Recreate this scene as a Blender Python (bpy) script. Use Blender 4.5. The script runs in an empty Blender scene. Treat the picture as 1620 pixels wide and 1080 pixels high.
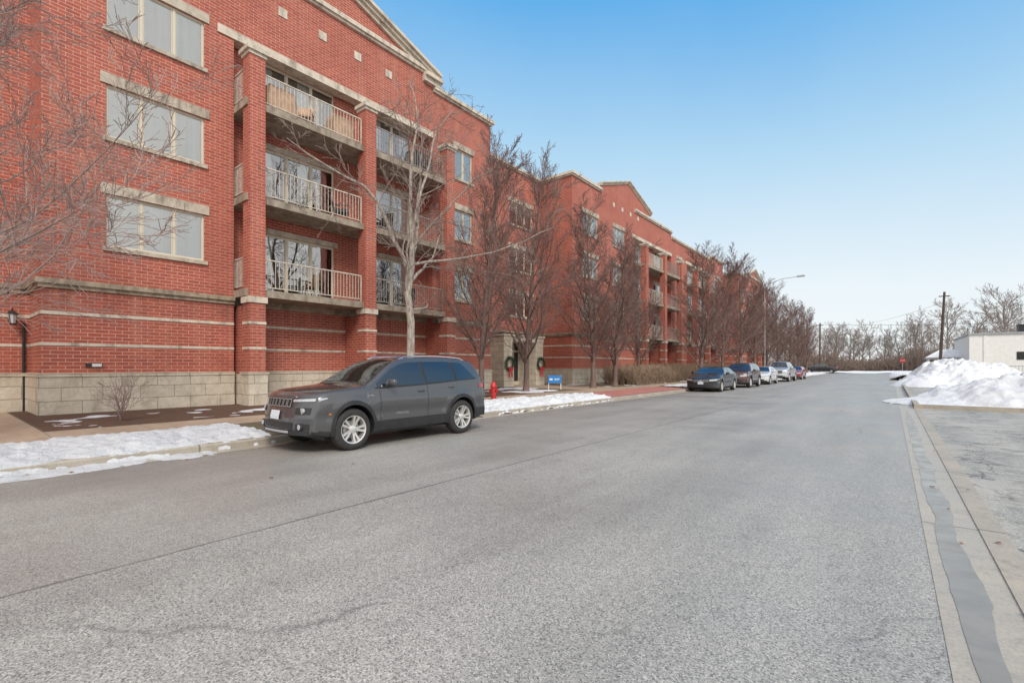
import bpy, bmesh, math, random
from mathutils import Vector, Matrix, noise
rnd=random.Random(11)
scene=bpy.context.scene
col=scene.collection
rad=math.radians
scene.view_settings.view_transform='Standard'
scene.view_settings.look='None'
scene.view_settings.exposure=0

# ------------------------------------------------------------------ materials
def newmat(name):
    m=bpy.data.materials.new(name); m.use_nodes=True
    nt=m.node_tree; b=nt.nodes['Principled BSDF']
    return m,nt,b
def N(nt,t,**kw):
    n=nt.nodes.new(t)
    for k,v in kw.items(): setattr(n,k,v)
    return n
def noise_n(nt,vec,scale,detail=4,rough=.55):
    n=N(nt,'ShaderNodeTexNoise'); n.inputs['Scale'].default_value=scale
    n.inputs['Detail'].default_value=detail; n.inputs['Roughness'].default_value=rough
    if vec is not None: nt.links.new(vec,n.inputs['Vector'])
    return n.outputs['Fac']
def ramp(nt,fac,stops):
    r=N(nt,'ShaderNodeValToRGB'); e=r.color_ramp.elements
    while len(e)<len(stops): e.new(.5)
    for i,(p,c) in enumerate(stops):
        e[i].position=p; e[i].color=(c[0],c[1],c[2],1) if hasattr(c,'__len__') else (c,c,c,1)
    nt.links.new(fac,r.inputs['Fac']); return r.outputs['Color']
def mix(nt,fac,a,b,mode='MIX'):
    m=N(nt,'ShaderNodeMix',data_type='RGBA',blend_type=mode)
    for s,v in ((0,fac),(6,a),(7,b)):
        if isinstance(v,bpy.types.NodeSocket): nt.links.new(v,m.inputs[s])
        elif s==0: m.inputs[0].default_value=v
        else: m.inputs[s].default_value=(v[0],v[1],v[2],1)
    return m.outputs[2]
def math_n(nt,op,a,b=None,c=None):
    m=N(nt,'ShaderNodeMath',operation=op)
    for i,v in enumerate((a,b,c)):
        if v is None: continue
        if isinstance(v,bpy.types.NodeSocket): nt.links.new(v,m.inputs[i])
        else: m.inputs[i].default_value=v
    return m.outputs[0]
def bump(nt,b,h,strength=.3,dist=.01):
    n=N(nt,'ShaderNodeBump'); n.inputs['Strength'].default_value=strength; n.inputs['Distance'].default_value=dist
    nt.links.new(h,n.inputs['Height']); nt.links.new(n.outputs['Normal'],b.inputs['Normal'])
def pos(nt): return N(nt,'ShaderNodeNewGeometry').outputs['Position']
def objc(nt): return N(nt,'ShaderNodeTexCoord').outputs['Object']

def simple(name,c,rough=.6,metal=0,nscale=0,namt=.25,coat=0,bmp=0,spec=None):
    m,nt,b=newmat(name)
    b.inputs['Roughness'].default_value=rough; b.inputs['Metallic'].default_value=metal
    b.inputs['Coat Weight'].default_value=coat
    if spec is not None: b.inputs['Specular IOR Level'].default_value=spec
    if nscale:
        f=noise_n(nt,objc(nt),nscale)
        lo=[x*(1-namt) for x in c]; hi=[min(1,x*(1+namt)) for x in c]
        nt.links.new(ramp(nt,f,[(.3,lo),(.7,hi)]),b.inputs['Base Color'])
        if bmp: bump(nt,b,f,bmp,.02)
    else: b.inputs['Base Color'].default_value=(*c,1)
    return m

def brick_mat():
    m,nt,b=newmat('brick'); p=pos(nt)
    s=N(nt,'ShaderNodeSeparateXYZ'); nt.links.new(p,s.inputs[0])
    xy=math_n(nt,'ADD',s.outputs[0],s.outputs[1])
    c=N(nt,'ShaderNodeCombineXYZ'); nt.links.new(xy,c.inputs[0]); nt.links.new(s.outputs[2],c.inputs[1])
    br=N(nt,'ShaderNodeTexBrick'); nt.links.new(c.outputs[0],br.inputs['Vector'])
    br.inputs['Scale'].default_value=1; br.inputs['Brick Width'].default_value=.30; br.inputs['Row Height'].default_value=.10
    br.inputs['Mortar Size'].default_value=.008; br.inputs['Mortar Smooth'].default_value=.3; br.inputs['Bias'].default_value=-.1
    br.inputs['Color1'].default_value=(.46,.108,.062,1); br.inputs['Color2'].default_value=(.33,.066,.042,1)
    br.inputs['Mortar'].default_value=(.66,.43,.34,1)
    n1=noise_n(nt,p,.55,6,.6); n2=noise_n(nt,p,14,3)
    mp=N(nt,'ShaderNodeMapping'); mp.inputs['Scale'].default_value=(3.2,3.2,.25); nt.links.new(p,mp.inputs[0])
    n3=noise_n(nt,mp.outputs[0],1.0,5,.6)
    c1=mix(nt,ramp(nt,n1,[(.35,0),(.75,.5)]),br.outputs['Color'],(.28,.068,.045))
    c2=mix(nt,ramp(nt,n3,[(.52,0),(.8,.4)]),c1,(.56,.29,.21))
    c3=mix(nt,ramp(nt,n2,[(.3,.22),(.7,0)]),c2,(.18,.05,.033))
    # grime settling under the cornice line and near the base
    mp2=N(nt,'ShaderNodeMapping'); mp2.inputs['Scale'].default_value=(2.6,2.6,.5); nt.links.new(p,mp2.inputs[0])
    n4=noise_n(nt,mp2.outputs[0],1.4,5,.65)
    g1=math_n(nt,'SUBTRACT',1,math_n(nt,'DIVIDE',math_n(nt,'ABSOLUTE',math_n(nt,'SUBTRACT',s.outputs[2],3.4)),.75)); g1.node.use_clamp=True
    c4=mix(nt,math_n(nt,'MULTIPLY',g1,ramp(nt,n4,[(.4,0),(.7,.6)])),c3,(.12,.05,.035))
    nt.links.new(c4,b.inputs['Base Color']); b.inputs['Roughness'].default_value=.75
    h=math_n(nt,'MULTIPLY_ADD',br.outputs['Fac'],-1,n2)
    bump(nt,b,h,.5,.006); return m
def stone_mat(name='limestone',block=True,c1=(.72,.64,.52),c2=(.58,.50,.40),stain=.40):
    m,nt,b=newmat(name); p=pos(nt)
    n1=noise_n(nt,p,3.5,6,.65); n2=noise_n(nt,p,22,5,.7)
    colr=ramp(nt,n1,[(.3,c2),(.7,c1)])
    if block:
        s=N(nt,'ShaderNodeSeparateXYZ'); nt.links.new(p,s.inputs[0])
        xy=math_n(nt,'ADD',s.outputs[0],s.outputs[1])
        c=N(nt,'ShaderNodeCombineXYZ'); nt.links.new(xy,c.inputs[0]); nt.links.new(math_n(nt,'ADD',s.outputs[2],.17),c.inputs[1])
        br=N(nt,'ShaderNodeTexBrick'); nt.links.new(c.outputs[0],br.inputs['Vector'])
        br.inputs['Scale'].default_value=1; br.inputs['Brick Width'].default_value=.85; br.inputs['Row Height'].default_value=.36
        br.inputs['Mortar Size'].default_value=.008
        br.inputs['Color1'].default_value=(1,1,1,1); br.inputs['Color2'].default_value=(.84,.83,.81,1); br.inputs['Mortar'].default_value=(.5,.47,.43,1)
        colr=mix(nt,1.0,colr,br.outputs['Color'],'MULTIPLY')
        vr=N(nt,'ShaderNodeTexVoronoi'); vr.inputs['Scale'].default_value=7; nt.links.new(p,vr.inputs['Vector'])
        h=math_n(nt,'MULTIPLY_ADD',br.outputs['Fac'],-1.2,math_n(nt,'ADD',n2,math_n(nt,'MULTIPLY',vr.outputs['Distance'],.5))); bump(nt,b,h,.8,.025)
    else: bump(nt,b,n2,.3,.006)
    mp=N(nt,'ShaderNodeMapping'); mp.inputs['Scale'].default_value=(2.2,2.2,.8); nt.links.new(p,mp.inputs[0])
    st=noise_n(nt,mp.outputs[0],1.3,7,.7)
    colr=mix(nt,ramp(nt,st,[(.48,0),(.72,stain)]),colr,(.10,.08,.06))
    nt.links.new(colr,b.inputs['Base Color']); b.inputs['Roughness'].default_value=.85
    return m
def asphalt_mat(name,base,seam=False,old=False):
    m,nt,b=newmat(name); p=pos(nt)
    s=N(nt,'ShaderNodeSeparateXYZ'); nt.links.new(p,s.inputs[0])
    v=N(nt,'ShaderNodeTexVoronoi'); v.inputs['Scale'].default_value=120; nt.links.new(p,v.inputs['Vector'])
    vs=N(nt,'ShaderNodeSeparateColor'); nt.links.new(v.outputs['Color'],vs.inputs[0])
    lo=[x*.42 for x in base]; hi=[min(1,x*1.65) for x in base]
    c=ramp(nt,vs.outputs[0],[(0,lo),(.4,base),(.8,[x*1.18 for x in base]),(1,hi)])
    big=noise_n(nt,p,.35,5,.6)
    mp=N(nt,'ShaderNodeMapping'); mp.inputs['Scale'].default_value=(1.3,.12,1); nt.links.new(p,mp.inputs[0])
    str_=noise_n(nt,mp.outputs[0],1,4,.6)
    c=mix(nt,1,c,ramp(nt,big,[(.3,(.82,.82,.82)),(.7,(1.08,1.07,1.06))]),'MULTIPLY')
    c=mix(nt,1,c,ramp(nt,str_,[(.3,(.84,.84,.84)),(.7,(1.10,1.10,1.09))]),'MULTIPLY')
    med=noise_n(nt,p,5,6,.7)
    c=mix(nt,ramp(nt,med,[(.52,0),(.8,.35)]),c,[x*.6 for x in base])
    if seam:
        wob=math_n(nt,'MULTIPLY_ADD',noise_n(nt,p,1.1,3),.06,-.03)
        d=math_n(nt,'ADD',math_n(nt,'ADD',s.outputs[0],4.5),wob)
        a=math_n(nt,'ABSOLUTE',d)
        f=math_n(nt,'SUBTRACT',1.15,math_n(nt,'DIVIDE',a,.02)); f.node.use_clamp=True
        f2=math_n(nt,'MULTIPLY',f,ramp(nt,noise_n(nt,p,2.5,5),[(.35,.5),(.6,.95)]))
        c=mix(nt,f2,c,(.045,.043,.042))
        # a few hairline cracks
        vc=N(nt,'ShaderNodeTexVoronoi',feature='DISTANCE_TO_EDGE'); vc.inputs['Scale'].default_value=.16
        wv=N(nt,'ShaderNodeVectorMath',operation='ADD'); nt.links.new(p,wv.inputs[0])
        nn=N(nt,'ShaderNodeTexNoise'); nn.inputs['Scale'].default_value=.9; nn.inputs['Detail'].default_value=6; nt.links.new(p,nn.inputs['Vector']); nt.links.new(nn.outputs['Color'],wv.inputs[1])
        nt.links.new(wv.outputs[0],vc.inputs['Vector'])
        c=mix(nt,math_n(nt,'MULTIPLY',ramp(nt,vc.outputs[0],[(0,.55),(.0016,0)]),ramp(nt,noise_n(nt,p,.5,2),[(.5,0),(.6,1)])),c,(.07,.065,.06))
        left=math_n(nt,'LESS_THAN',d,0)
        c=mix(nt,math_n(nt,'MULTIPLY',left,.22),c,(.24,.215,.195))
        e=math_n(nt,'SUBTRACT',-7.2,s.outputs[0]); e=math_n(nt,'DIVIDE',e,2.4); e.node.use_clamp=True
        e=math_n(nt,'MULTIPLY',e,ramp(nt,noise_n(nt,p,.8,6,.7),[(.3,.1),(.65,.65)]))
        c=mix(nt,e,c,(.10,.09,.082))
        rr=ramp(nt,big,[(.35,.34),(.65,.64)])
        nt.links.new(rr,b.inputs['Roughness'])
    elif old:
        v2=N(nt,'ShaderNodeTexVoronoi',feature='DISTANCE_TO_EDGE'); v2.inputs['Scale'].default_value=.9
        wv=N(nt,'ShaderNodeVectorMath',operation='ADD'); nt.links.new(p,wv.inputs[0])
        nn=N(nt,'ShaderNodeTexNoise'); nn.inputs['Scale'].default_value=1.6; nn.inputs['Detail'].default_value=5; nt.links.new(p,nn.inputs['Vector']); nt.links.new(nn.outputs['Color'],wv.inputs[1])
        nt.links.new(wv.outputs[0],v2.inputs['Vector'])
        c=mix(nt,ramp(nt,v2.outputs[0],[(0,.9),(.02,0)]),c,(.07,.062,.055))
        pt=noise_n(nt,p,.7,6,.6)
        c=mix(nt,ramp(nt,pt,[(.50,0),(.53,.40)]),c,(.46,.42,.36))
        c=mix(nt,ramp(nt,noise_n(nt,p,1.7,7,.7),[(.52,0),(.62,.55)]),c,(.14,.125,.11))
        b.inputs['Roughness'].default_value=.6
    nt.links.new(c,b.inputs['Base Color'])
    bump(nt,b,vs.outputs[0],.5,.003)
    return m
def concrete_mat(name,c1,c2,rough=.8,joint=0):
    m,nt,b=newmat(name); p=pos(nt)
    n1=noise_n(nt,p,1.2,8,.65); n2=noise_n(nt,p,60,3)
    c=ramp(nt,n1,[(.3,c2),(.7,c1)])
    c=mix(nt,.3,c,ramp(nt,n2,[(.3,.25),(.7,.75)]),'OVERLAY')
    c=mix(nt,ramp(nt,noise_n(nt,p,4,8,.75),[(.52,0),(.72,.55)]),c,[x*.45 for x in c2])
    if joint:
        s=N(nt,'ShaderNodeSeparateXYZ'); nt.links.new(p,s.inputs[0])
        f=math_n(nt,'FRACT',math_n(nt,'DIVIDE',s.outputs[1],joint))
        f=math_n(nt,'LESS_THAN',f,.010)
        c=mix(nt,math_n(nt,'MULTIPLY',f,.7),c,(.09,.075,.065))
    nt.links.new(c,b.inputs['Base Color']); nt.links.new(ramp(nt,n1,[(.3,rough-.35),(.7,rough)]),b.inputs['Roughness'])
    bump(nt,b,n2,.15,.003); return m
def snow_mat():
    m,nt,b=newmat('snow'); p=pos(nt)
    n=noise_n(nt,p,3,8,.7); n2=noise_n(nt,p,28,6,.75); n3=noise_n(nt,p,1.1,7,.75)
    c=ramp(nt,n,[(.25,(.57,.58,.60)),(.5,(.78,.79,.81)),(.8,(.87,.88,.89))])
    c=mix(nt,ramp(nt,n3,[(.52,0),(.77,.40)]),c,(.54,.52,.50))
    c=mix(nt,ramp(nt,n2,[(.58,0),(.74,.6)]),c,(.34,.31,.28))
    nt.links.new(c,b.inputs['Base Color']); b.inputs['Roughness'].default_value=.75
    h=math_n(nt,'ADD',n,math_n(nt,'MULTIPLY',n2,.5)); bump(nt,b,h,1,.09); return m
def ground_mat(name,c1,c2,c3,scale=2,snow=.0):
    m,nt,b=newmat(name); p=pos(nt)
    n=noise_n(nt,p,scale,8,.7); n2=noise_n(nt,p,scale*18,5,.7)
    c=ramp(nt,n,[(.3,c1),(.7,c2)]); c=mix(nt,ramp(nt,n2,[(.4,0),(.62,.8)]),c,c3)
    if snow: c=mix(nt,ramp(nt,noise_n(nt,p,.06,7,.65),[(.50,0),(.56,1)]),c,(.75,.76,.78))
    nt.links.new(c,b.inputs['Base Color']); b.inputs['Roughness'].default_value=.95
    bump(nt,b,n2,.9,.03); return m
def glass_mat():
    m,nt,b=newmat('window_glass'); nt.nodes.remove(b); out=nt.nodes['Material Output']
    t=N(nt,'ShaderNodeBsdfTransparent'); t.inputs[0].default_value=(.90,.93,.91,1)
    g=N(nt,'ShaderNodeBsdfGlossy'); g.inputs['Roughness'].default_value=.02
    bm=N(nt,'ShaderNodeBump'); bm.inputs['Strength'].default_value=.3; bm.inputs['Distance'].default_value=.012
    nt.links.new(noise_n(nt,pos(nt),1.4,1),bm.inputs['Height']); nt.links.new(bm.outputs[0],g.inputs['Normal'])
    lw=N(nt,'ShaderNodeFresnel'); lw.inputs['IOR'].default_value=1.6
    f=math_n(nt,'MULTIPLY_ADD',lw.outputs[0],1.0,.34); f.node.use_clamp=True
    ms=N(nt,'ShaderNodeMixShader'); nt.links.new(f,ms.inputs[0]); nt.links.new(t.outputs[0],ms.inputs[1]); nt.links.new(g.outputs[0],ms.inputs[2])
    nt.links.new(ms.outputs[0],out.inputs['Surface']); return m
def curtain_mat():
    m,nt,b=newmat('curtain'); p=pos(nt)
    mp=N(nt,'ShaderNodeMapping'); mp.inputs['Scale'].default_value=(1,7,.25); nt.links.new(p,mp.inputs[0])
    f=noise_n(nt,mp.outputs[0],1,3,.5)
    nt.links.new(ramp(nt,f,[(.3,(.68,.69,.65)),(.6,(.84,.84,.81)),(1,(.86,.86,.84))]),b.inputs['Base Color'])
    b.inputs['Roughness'].default_value=.9; return m
def bark_mat(name,c1,c2):
    m,nt,b=newmat(name); p=objc(nt)
    mp=N(nt,'ShaderNodeMapping'); mp.inputs['Scale'].default_value=(9,9,2.5); nt.links.new(p,mp.inputs[0])
    n=noise_n(nt,mp.outputs[0],1.6,6,.7)
    nt.links.new(ramp(nt,n,[(.35,c1),(.65,c2)]),b.inputs['Base Color']); b.inputs['Roughness'].default_value=.9
    bump(nt,b,n,.6,.02); return m
def paint(name,c,metal=.5,rough=.22):
    m,nt,b=newmat(name); b.inputs['Metallic'].default_value=metal
    n=noise_n(nt,objc(nt),2.5,7,.7)
    nt.links.new(ramp(nt,n,[(.3,rough),(.7,rough+.12)]),b.inputs['Roughness'])
    s=N(nt,'ShaderNodeSeparateXYZ'); nt.links.new(objc(nt),s.inputs[0])
    g=math_n(nt,'MULTIPLY_ADD',s.outputs[2],-1.8,1.0); g.node.use_clamp=True
    g=math_n(nt,'MULTIPLY',g,n)
    nt.links.new(mix(nt,g,c,(.17,.16,.15)),b.inputs['Base Color'])
    b.inputs['Coat Weight'].default_value=1; b.inputs['Coat Roughness'].default_value=.03; return m

M={}
M['brick']=brick_mat(); M['stone']=stone_mat(); M['trim']=stone_mat('cast_stone',False,(.66,.58,.48),(.54,.47,.38),.75)
M['lintel']=stone_mat('stained_lintel_stone',False,(.56,.49,.40),(.38,.32,.25),.95)
M['trimdirty']=stone_mat('weathered_cast_stone',False,(.46,.37,.27),(.17,.13,.09),.9)
M['slab']=stone_mat('balcony_concrete',False,(.42,.35,.27),(.22,.18,.14),.8)
M['road']=asphalt_mat('road_asphalt',(.345,.33,.305),seam=True)
M['lot']=asphalt_mat('old_asphalt',(.36,.345,.31),old=True)
M['walk']=concrete_mat('sidewalk_concrete',(.46,.35,.255),(.33,.25,.18),.85,1.5)
M['kerb']=concrete_mat('kerb_concrete',(.44,.39,.32),(.29,.255,.21),.8,3.0)
M['gutter']=concrete_mat('gutter_concrete',(.45,.40,.33),(.33,.29,.24),.6,3.0)
M['snow']=snow_mat()
M['lawn']=ground_mat('winter_lawn',(.14,.115,.07),(.20,.165,.105),(.09,.075,.045))
M['mulch']=ground_mat('mulch',(.13,.066,.04),(.20,.105,.065),(.05,.028,.018),3)
M['ground']=ground_mat('field',(.14,.115,.08),(.18,.15,.11),(.10,.085,.06),.5,snow=1)
M['paver']=concrete_mat('red_paving',(.50,.20,.16),(.38,.15,.12),.8,.6)
M['glass']=glass_mat(); M['curtain']=curtain_mat()
M['dark']=simple('dark_interior',(.025,.025,.028),.8)
M['frame']=simple('window_frame',(.60,.54,.43),.5)
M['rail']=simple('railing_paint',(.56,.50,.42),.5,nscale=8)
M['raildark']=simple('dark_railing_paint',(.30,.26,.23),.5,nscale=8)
M['bark_pale']=bark_mat('pale_bark',(.17,.13,.11),(.45,.40,.34))
M['bark_red']=bark_mat('reddish_bark',(.10,.065,.055),(.21,.14,.12))
M['bark_light']=bark_mat('light_reddish_bark',(.20,.14,.12),(.33,.25,.22))
M['twig_red']=simple('reddish_twig',(.165,.10,.085),.8)
M['twig_light']=simple('light_reddish_twig',(.30,.215,.19),.8)
M['twig_grey']=simple('greyish_twig',(.22,.165,.14),.8)
M['twig_far']=simple('far_twig',(.25,.205,.18),.9)
M['bark_far']=simple('far_bark',(.22,.18,.155),.9)
M['black']=simple('black_plastic',(.022,.022,.023),.5,nscale=6)
M['rubber']=simple('tyre_rubber',(.030,.029,.028),.8,nscale=10)
M['autoglass']=simple('tinted_glass',(.012,.015,.016),.03,coat=1,spec=.9)
M['chrome']=simple('chrome',(.75,.75,.76),.12,1)
M['satin']=simple('satin_silver_trim',(.42,.42,.43),.45,.25)
M['alloy']=simple('alloy',(.70,.68,.65),.35,.7)
M['lamp']=simple('lamp_lens',(.50,.52,.54),.06,.3,coat=1)
M['amber']=simple('amber_lens',(.55,.16,.02),.2)
M['redlens']=simple('red_lens',(.35,.01,.01),.15,coat=1)
M['white']=simple('white_paint',(.76,.75,.72),.5,nscale=3,namt=.06)
M['plate']=simple('plate_white',(.6,.64,.7),.4)
M['hydrant']=simple('hydrant_red',(.45,.02,.02),.4,nscale=8)
M['wood']=bark_mat('pole_wood',(.05,.035,.028),(.10,.07,.05))
M['steel']=simple('galvanised_steel',(.38,.39,.40),.45,.6,nscale=5)
M['blue']=simple('sign_blue',(.02,.20,.55),.4)
M['green']=simple('wreath_green',(.02,.06,.02),.8,nscale=20)
M['ribbon']=simple('ribbon_red',(.55,.02,.03),.5)
M['wicker']=simple('wicker_brown',(.10,.055,.035),.8,nscale=15)
M['cover']=simple('tan_cover',(.46,.30,.20),.8,nscale=4,bmp=.4)
M['leaf']=simple('dead_leaf',(.20,.08,.035),.8)
M['signred']=simple('stop_red',(.5,.02,.02),.4)
M['hedge']=simple('hedge_twig',(.27,.19,.13),.9)
M['under']=simple('undergrowth_twig',(.21,.155,.125),.9)
m,nt,b=newmat('puddle'); b.inputs['Specular IOR Level'].default_value=.5
nt.links.new(ramp(nt,noise_n(nt,pos(nt),3,6,.6),[(.3,(.20,.18,.155)),(.7,(.29,.26,.22))]),b.inputs['Base Color'])
nt.links.new(ramp(nt,noise_n(nt,pos(nt),2.2,5,.6),[(.35,.08),(.65,.38)]),b.inputs['Roughness'])
bump(nt,b,noise_n(nt,pos(nt),14,4),.12,.004); M['puddle']=m

# ------------------------------------------------------------------ mesh helper
class MB:
    def __init__(s): s.v=[]; s.f=[]; s.m=[]
    def quad(s,a,b,c,d,mat=0):
        i=len(s.v); s.v+= [tuple(a),tuple(b),tuple(c),tuple(d)]; s.f.append((i,i+1,i+2,i+3)); s.m.append(mat)
    def poly(s,pts,mat=0):
        i=len(s.v); s.v+=[tuple(p) for p in pts]; s.f.append(tuple(range(i,i+len(pts)))); s.m.append(mat)
    def box(s,x0,x1,y0,y1,z0,z1,mat=0):
        i=len(s.v)
        s.v+=[(x0,y0,z0),(x1,y0,z0),(x1,y1,z0),(x0,y1,z0),(x0,y0,z1),(x1,y0,z1),(x1,y1,z1),(x0,y1,z1)]
        for f in ((0,3,2,1),(4,5,6,7),(0,1,5,4),(1,2,6,5),(2,3,7,6),(3,0,4,7)):
            s.f.append(tuple(i+k for k in f)); s.m.append(mat)
    def grid(s,rows,mat=0,flip=False):
        i=len(s.v); n=len(rows[0])
        for r in rows: s.v+=[tuple(p) for p in r]
        for a in range(len(rows)-1):
            for c in range(n-1):
                q=(i+a*n+c,i+a*n+c+1,i+(a+1)*n+c+1,i+(a+1)*n+c)
                s.f.append(q[::-1] if flip else q); s.m.append(mat)
    def prism(s,A,B,mat=0):
        i=len(s.v); n=len(A); s.v+=[tuple(p) for p in A]+[tuple(p) for p in B]
        for k in range(n):
            s.f.append((i+k,i+(k+1)%n,i+n+(k+1)%n,i+n+k)); s.m.append(mat)
        s.f.append(tuple(i+k for k in range(n))[::-1]); s.m.append(mat)
        s.f.append(tuple(i+n+k for k in range(n))); s.m.append(mat)
    def tube(s,pts,rs,n=5,mat=0,cap=False):
        i=len(s.v); L=len(pts)
        ref=Vector((.31,.77,.55))
        for k in range(L):
            a=pts[max(k-1,0)]; b_=pts[min(k+1,L-1)]
            t=(b_-a)
            if t.length<1e-9: t=Vector((0,0,1))
            t.normalize()
            u=t.cross(ref)
            if u.length<.05: u=t.cross(Vector((1,0,0)))
            u.normalize(); w=t.cross(u)
            for j in range(n):
                an=2*math.pi*j/n
                s.v.append(tuple(pts[k]+(u*math.cos(an)+w*math.sin(an))*rs[k]))
        for k in range(L-1):
            for j in range(n):
                s.f.append((i+k*n+j,i+k*n+(j+1)%n,i+(k+1)*n+(j+1)%n,i+(k+1)*n+j)); s.m.append(mat)
        if cap:
            s.f.append(tuple(i+j for j in range(n))[::-1]); s.m.append(mat)
            s.f.append(tuple(i+(L-1)*n+j for j in range(n))); s.m.append(mat)
    def cyl(s,a,b,r,n=12,mat=0,r2=None): s.tube([Vector(a),Vector(b)],[r,r if r2 is None else r2],n,mat,True)
    def lathe(s,prof,c,axis='Z',n=24,mat=0):
        rows=[]
        for k in range(n+1):
            a=2*math.pi*k/n; row=[]
            for (h,r) in prof:
                if axis=='X': row.append((c[0]+h,c[1]+r*math.cos(a),c[2]+r*math.sin(a)))
                elif axis=='Z': row.append((c[0]+r*math.cos(a),c[1]+r*math.sin(a),c[2]+h))
            rows.append(row)
        s.grid(rows,mat)
    def mesh(s,name,mats,smooth=False,weld=False,angle=35):
        me=bpy.data.meshes.new(name); me.from_pydata(s.v,[],s.f)
        for mm in mats: me.materials.append(M[mm] if isinstance(mm,str) else mm)
        me.polygons.foreach_set('material_index',s.m)
        if weld:
            bm=bmesh.new(); bm.from_mesh(me); bmesh.ops.remove_doubles(bm,verts=bm.verts,dist=1e-4)
            bmesh.ops.recalc_face_normals(bm,faces=bm.faces); bm.to_mesh(me); bm.free()
        if smooth:
            me.polygons.foreach_set('use_smooth',[True]*len(me.polygons))
            me.set_sharp_from_angle(angle=rad(angle))
        me.update(); return me
def link(me,name,parent=None,loc=None):
    o=bpy.data.objects.new(name,me); col.objects.link(o)
    if parent is not None: o.parent=parent
    if loc is not None: o.location=loc
    return o
def obj(mb,name,mats,parent=None,loc=None,**kw):
    return link(mb.mesh(name,mats,**kw),name,parent,loc)
def tag(o,label=None,cat=None,kind=None,group=None):
    if label: o['label']=label
    if cat: o['category']=cat
    if kind: o['kind']=kind
    if group: o['group']=group
    return o
def top(name,label,cat,loc=(0,0,0),rz=0,group=None,scale=None):
    e=bpy.data.objects.new(name,None); e.empty_display_size=.2; col.objects.link(e); e.location=loc; e.rotation_euler=(0,0,rz)
    if scale: e.scale=(scale,)*3
    return tag(e,label,cat,group=group)
def copy_tree(src,loc,rz=0,sc=(1,1,1),label=None):
    def cp(o,par):
        n=o.copy(); col.objects.link(n)
        if par is not None: n.parent=par
        for c in list(o.children): cp(c,n)
        return n
    n=cp(src,None); n.location=loc; n.rotation_euler=(0,0,rz); n.scale=sc
    if label: n['label']=label
    return n
def fnoise(x,y,s=1,o=4,z=0):
    return noise.fractal(Vector((x*s,y*s,z)),1.0,2.0,o)

# ------------------------------------------------------------------ setting: ground
def gz(x):
    if x>-9.45: return 0
    if x>-12.9: return .13+(-9.45-x)/3.45*.07
    return .2
def sheet(name,mat,x0,x1,y0,y1,dz,label,fz=None,nx=1):
    mb=MB(); rows=[]
    for i in range(nx+1):
        x=x0+(x1-x0)*i/nx
        z=(fz(x) if fz else 0)+dz
        rows.append([(x,y0,z),(x,y1,z)])
    mb.grid(rows,0,flip=True)
    o=obj(mb,name,[mat]); return tag(o,label,name.replace('_',' '),kind='structure')
def Z_up(o):
    me=o.data
    if me.polygons[0].normal.z<0: me.flip_normals()
for a in (
 ('ground','ground',-900,900,-500,900,-.06,'brown winter ground with thin snow patches'),
 ('road','road',-9.3,.23,-30,108,0,'damp grey asphalt street with a long seam'),
 ('cross_street','lot',-120,90,108,117,-.004,'asphalt cross street at the end of the road'),
 ('right_gutter','gutter',.23,.62,-30,108,.004,'wet concrete gutter beside the road'),
 ('parking_lot','lot',.80,60,-30,21.7,.008,'cracked old asphalt parking lot'),
 ('back_lot','lot',.79,70,21.85,107,.025,'asphalt yard behind the snow piles'),
 ('left_gutter','gutter',-9.3,-8.98,-30,108,.004,'narrow concrete gutter below the kerb')):
    Z_up(sheet(*a[:7],a[7]))
def gsheet(name,mat,x0,x1,y0,y1,dz,label):
    Z_up(sheet(name,mat,x0,x1,y0,y1,dz,label,fz=gz,nx=1))
mb=MB()
mb.grid([[(x,-30,gz(x-.001)),(x,107,gz(x-.001))] for x in (-9.45,-12.9,-60)],flip=True)
o=obj(mb,'lawn',['lawn']); Z_up(o); tag(o,'brown winter lawn between kerb and building','lawn',kind='structure')
gsheet('sidewalk','walk',-12.9,-11.6,-30,107,.006,'tan concrete sidewalk along the building')
gsheet('planting_bed','mulch',-19.6,-12.9,1.55,19.6,.004,'dark mulch planting bed beside the brick wall')
gsheet('side_path','walk',-19.2,-12.9,-30,1.5,.006,'tan concrete path towards the building')
gsheet('entrance_path','walk',-20,-12.9,22.2,26.1,.006,'concrete path to the entrance portal')
gsheet('red_paving','paver',-11.6,-9.47,18.2,29,.006,'red brick paving at the kerb')
def kerb(name,x0,x1,y0,y1,h,label,zb=-.05,c=.025):
    mb=MB()
    prof=[(x0,zb),(x1,zb),(x1,h-c),(x1-c,h),(x0,h)]
    mb.prism([(x,y0,z) for x,z in prof],[(x,y1,z) for x,z in prof])
    o=obj(mb,name,['kerb'],weld=True); tag(o,label,'kerb',kind='structure')
kerb('kerb',-9.449,-9.3,-30,107,.128,'raised concrete kerb along the sidewalk side')
kerb('kerb',.62,.80,-30,21.7,.014,'low flush kerb along the parking lot',c=.004)
kerb('kerb',.62,.79,21.85,107,.15,'raised concrete kerb beside the snow piles')
mb=MB(); mb.box(.62,60,21.7,21.849,-.05,.15); o=obj(mb,'kerb',['kerb']); tag(o,'concrete kerb at the parking lot edge','kerb',kind='structure')
def puddle(x0,x1,y0,y1,z,seed,label):
    mb=MB(); n=160; rows=[]
    for i in range(n+1):
        y=y0+(y1-y0)*i/n; e=min(1,6*i/n,6*(n-i)/n)
        c=(x0+x1)/2; w=(x1-x0)/2*e
        rows.append([(c-w*(.8+.35*fnoise(seed,y*.7)+.10*fnoise(seed,y*9)),y,z),(c+w*(.7+.5*fnoise(seed+9,y*.8)+.12*fnoise(seed+5,y*8)),y,z)])
    mb.grid(rows); o=obj(mb,'puddle',['puddle']); Z_up(o); tag(o,label,'puddle',kind='structure')
puddle(.29,.50,1.0,20.5,.0075,3,'long wet strip lying in the concrete gutter')
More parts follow.
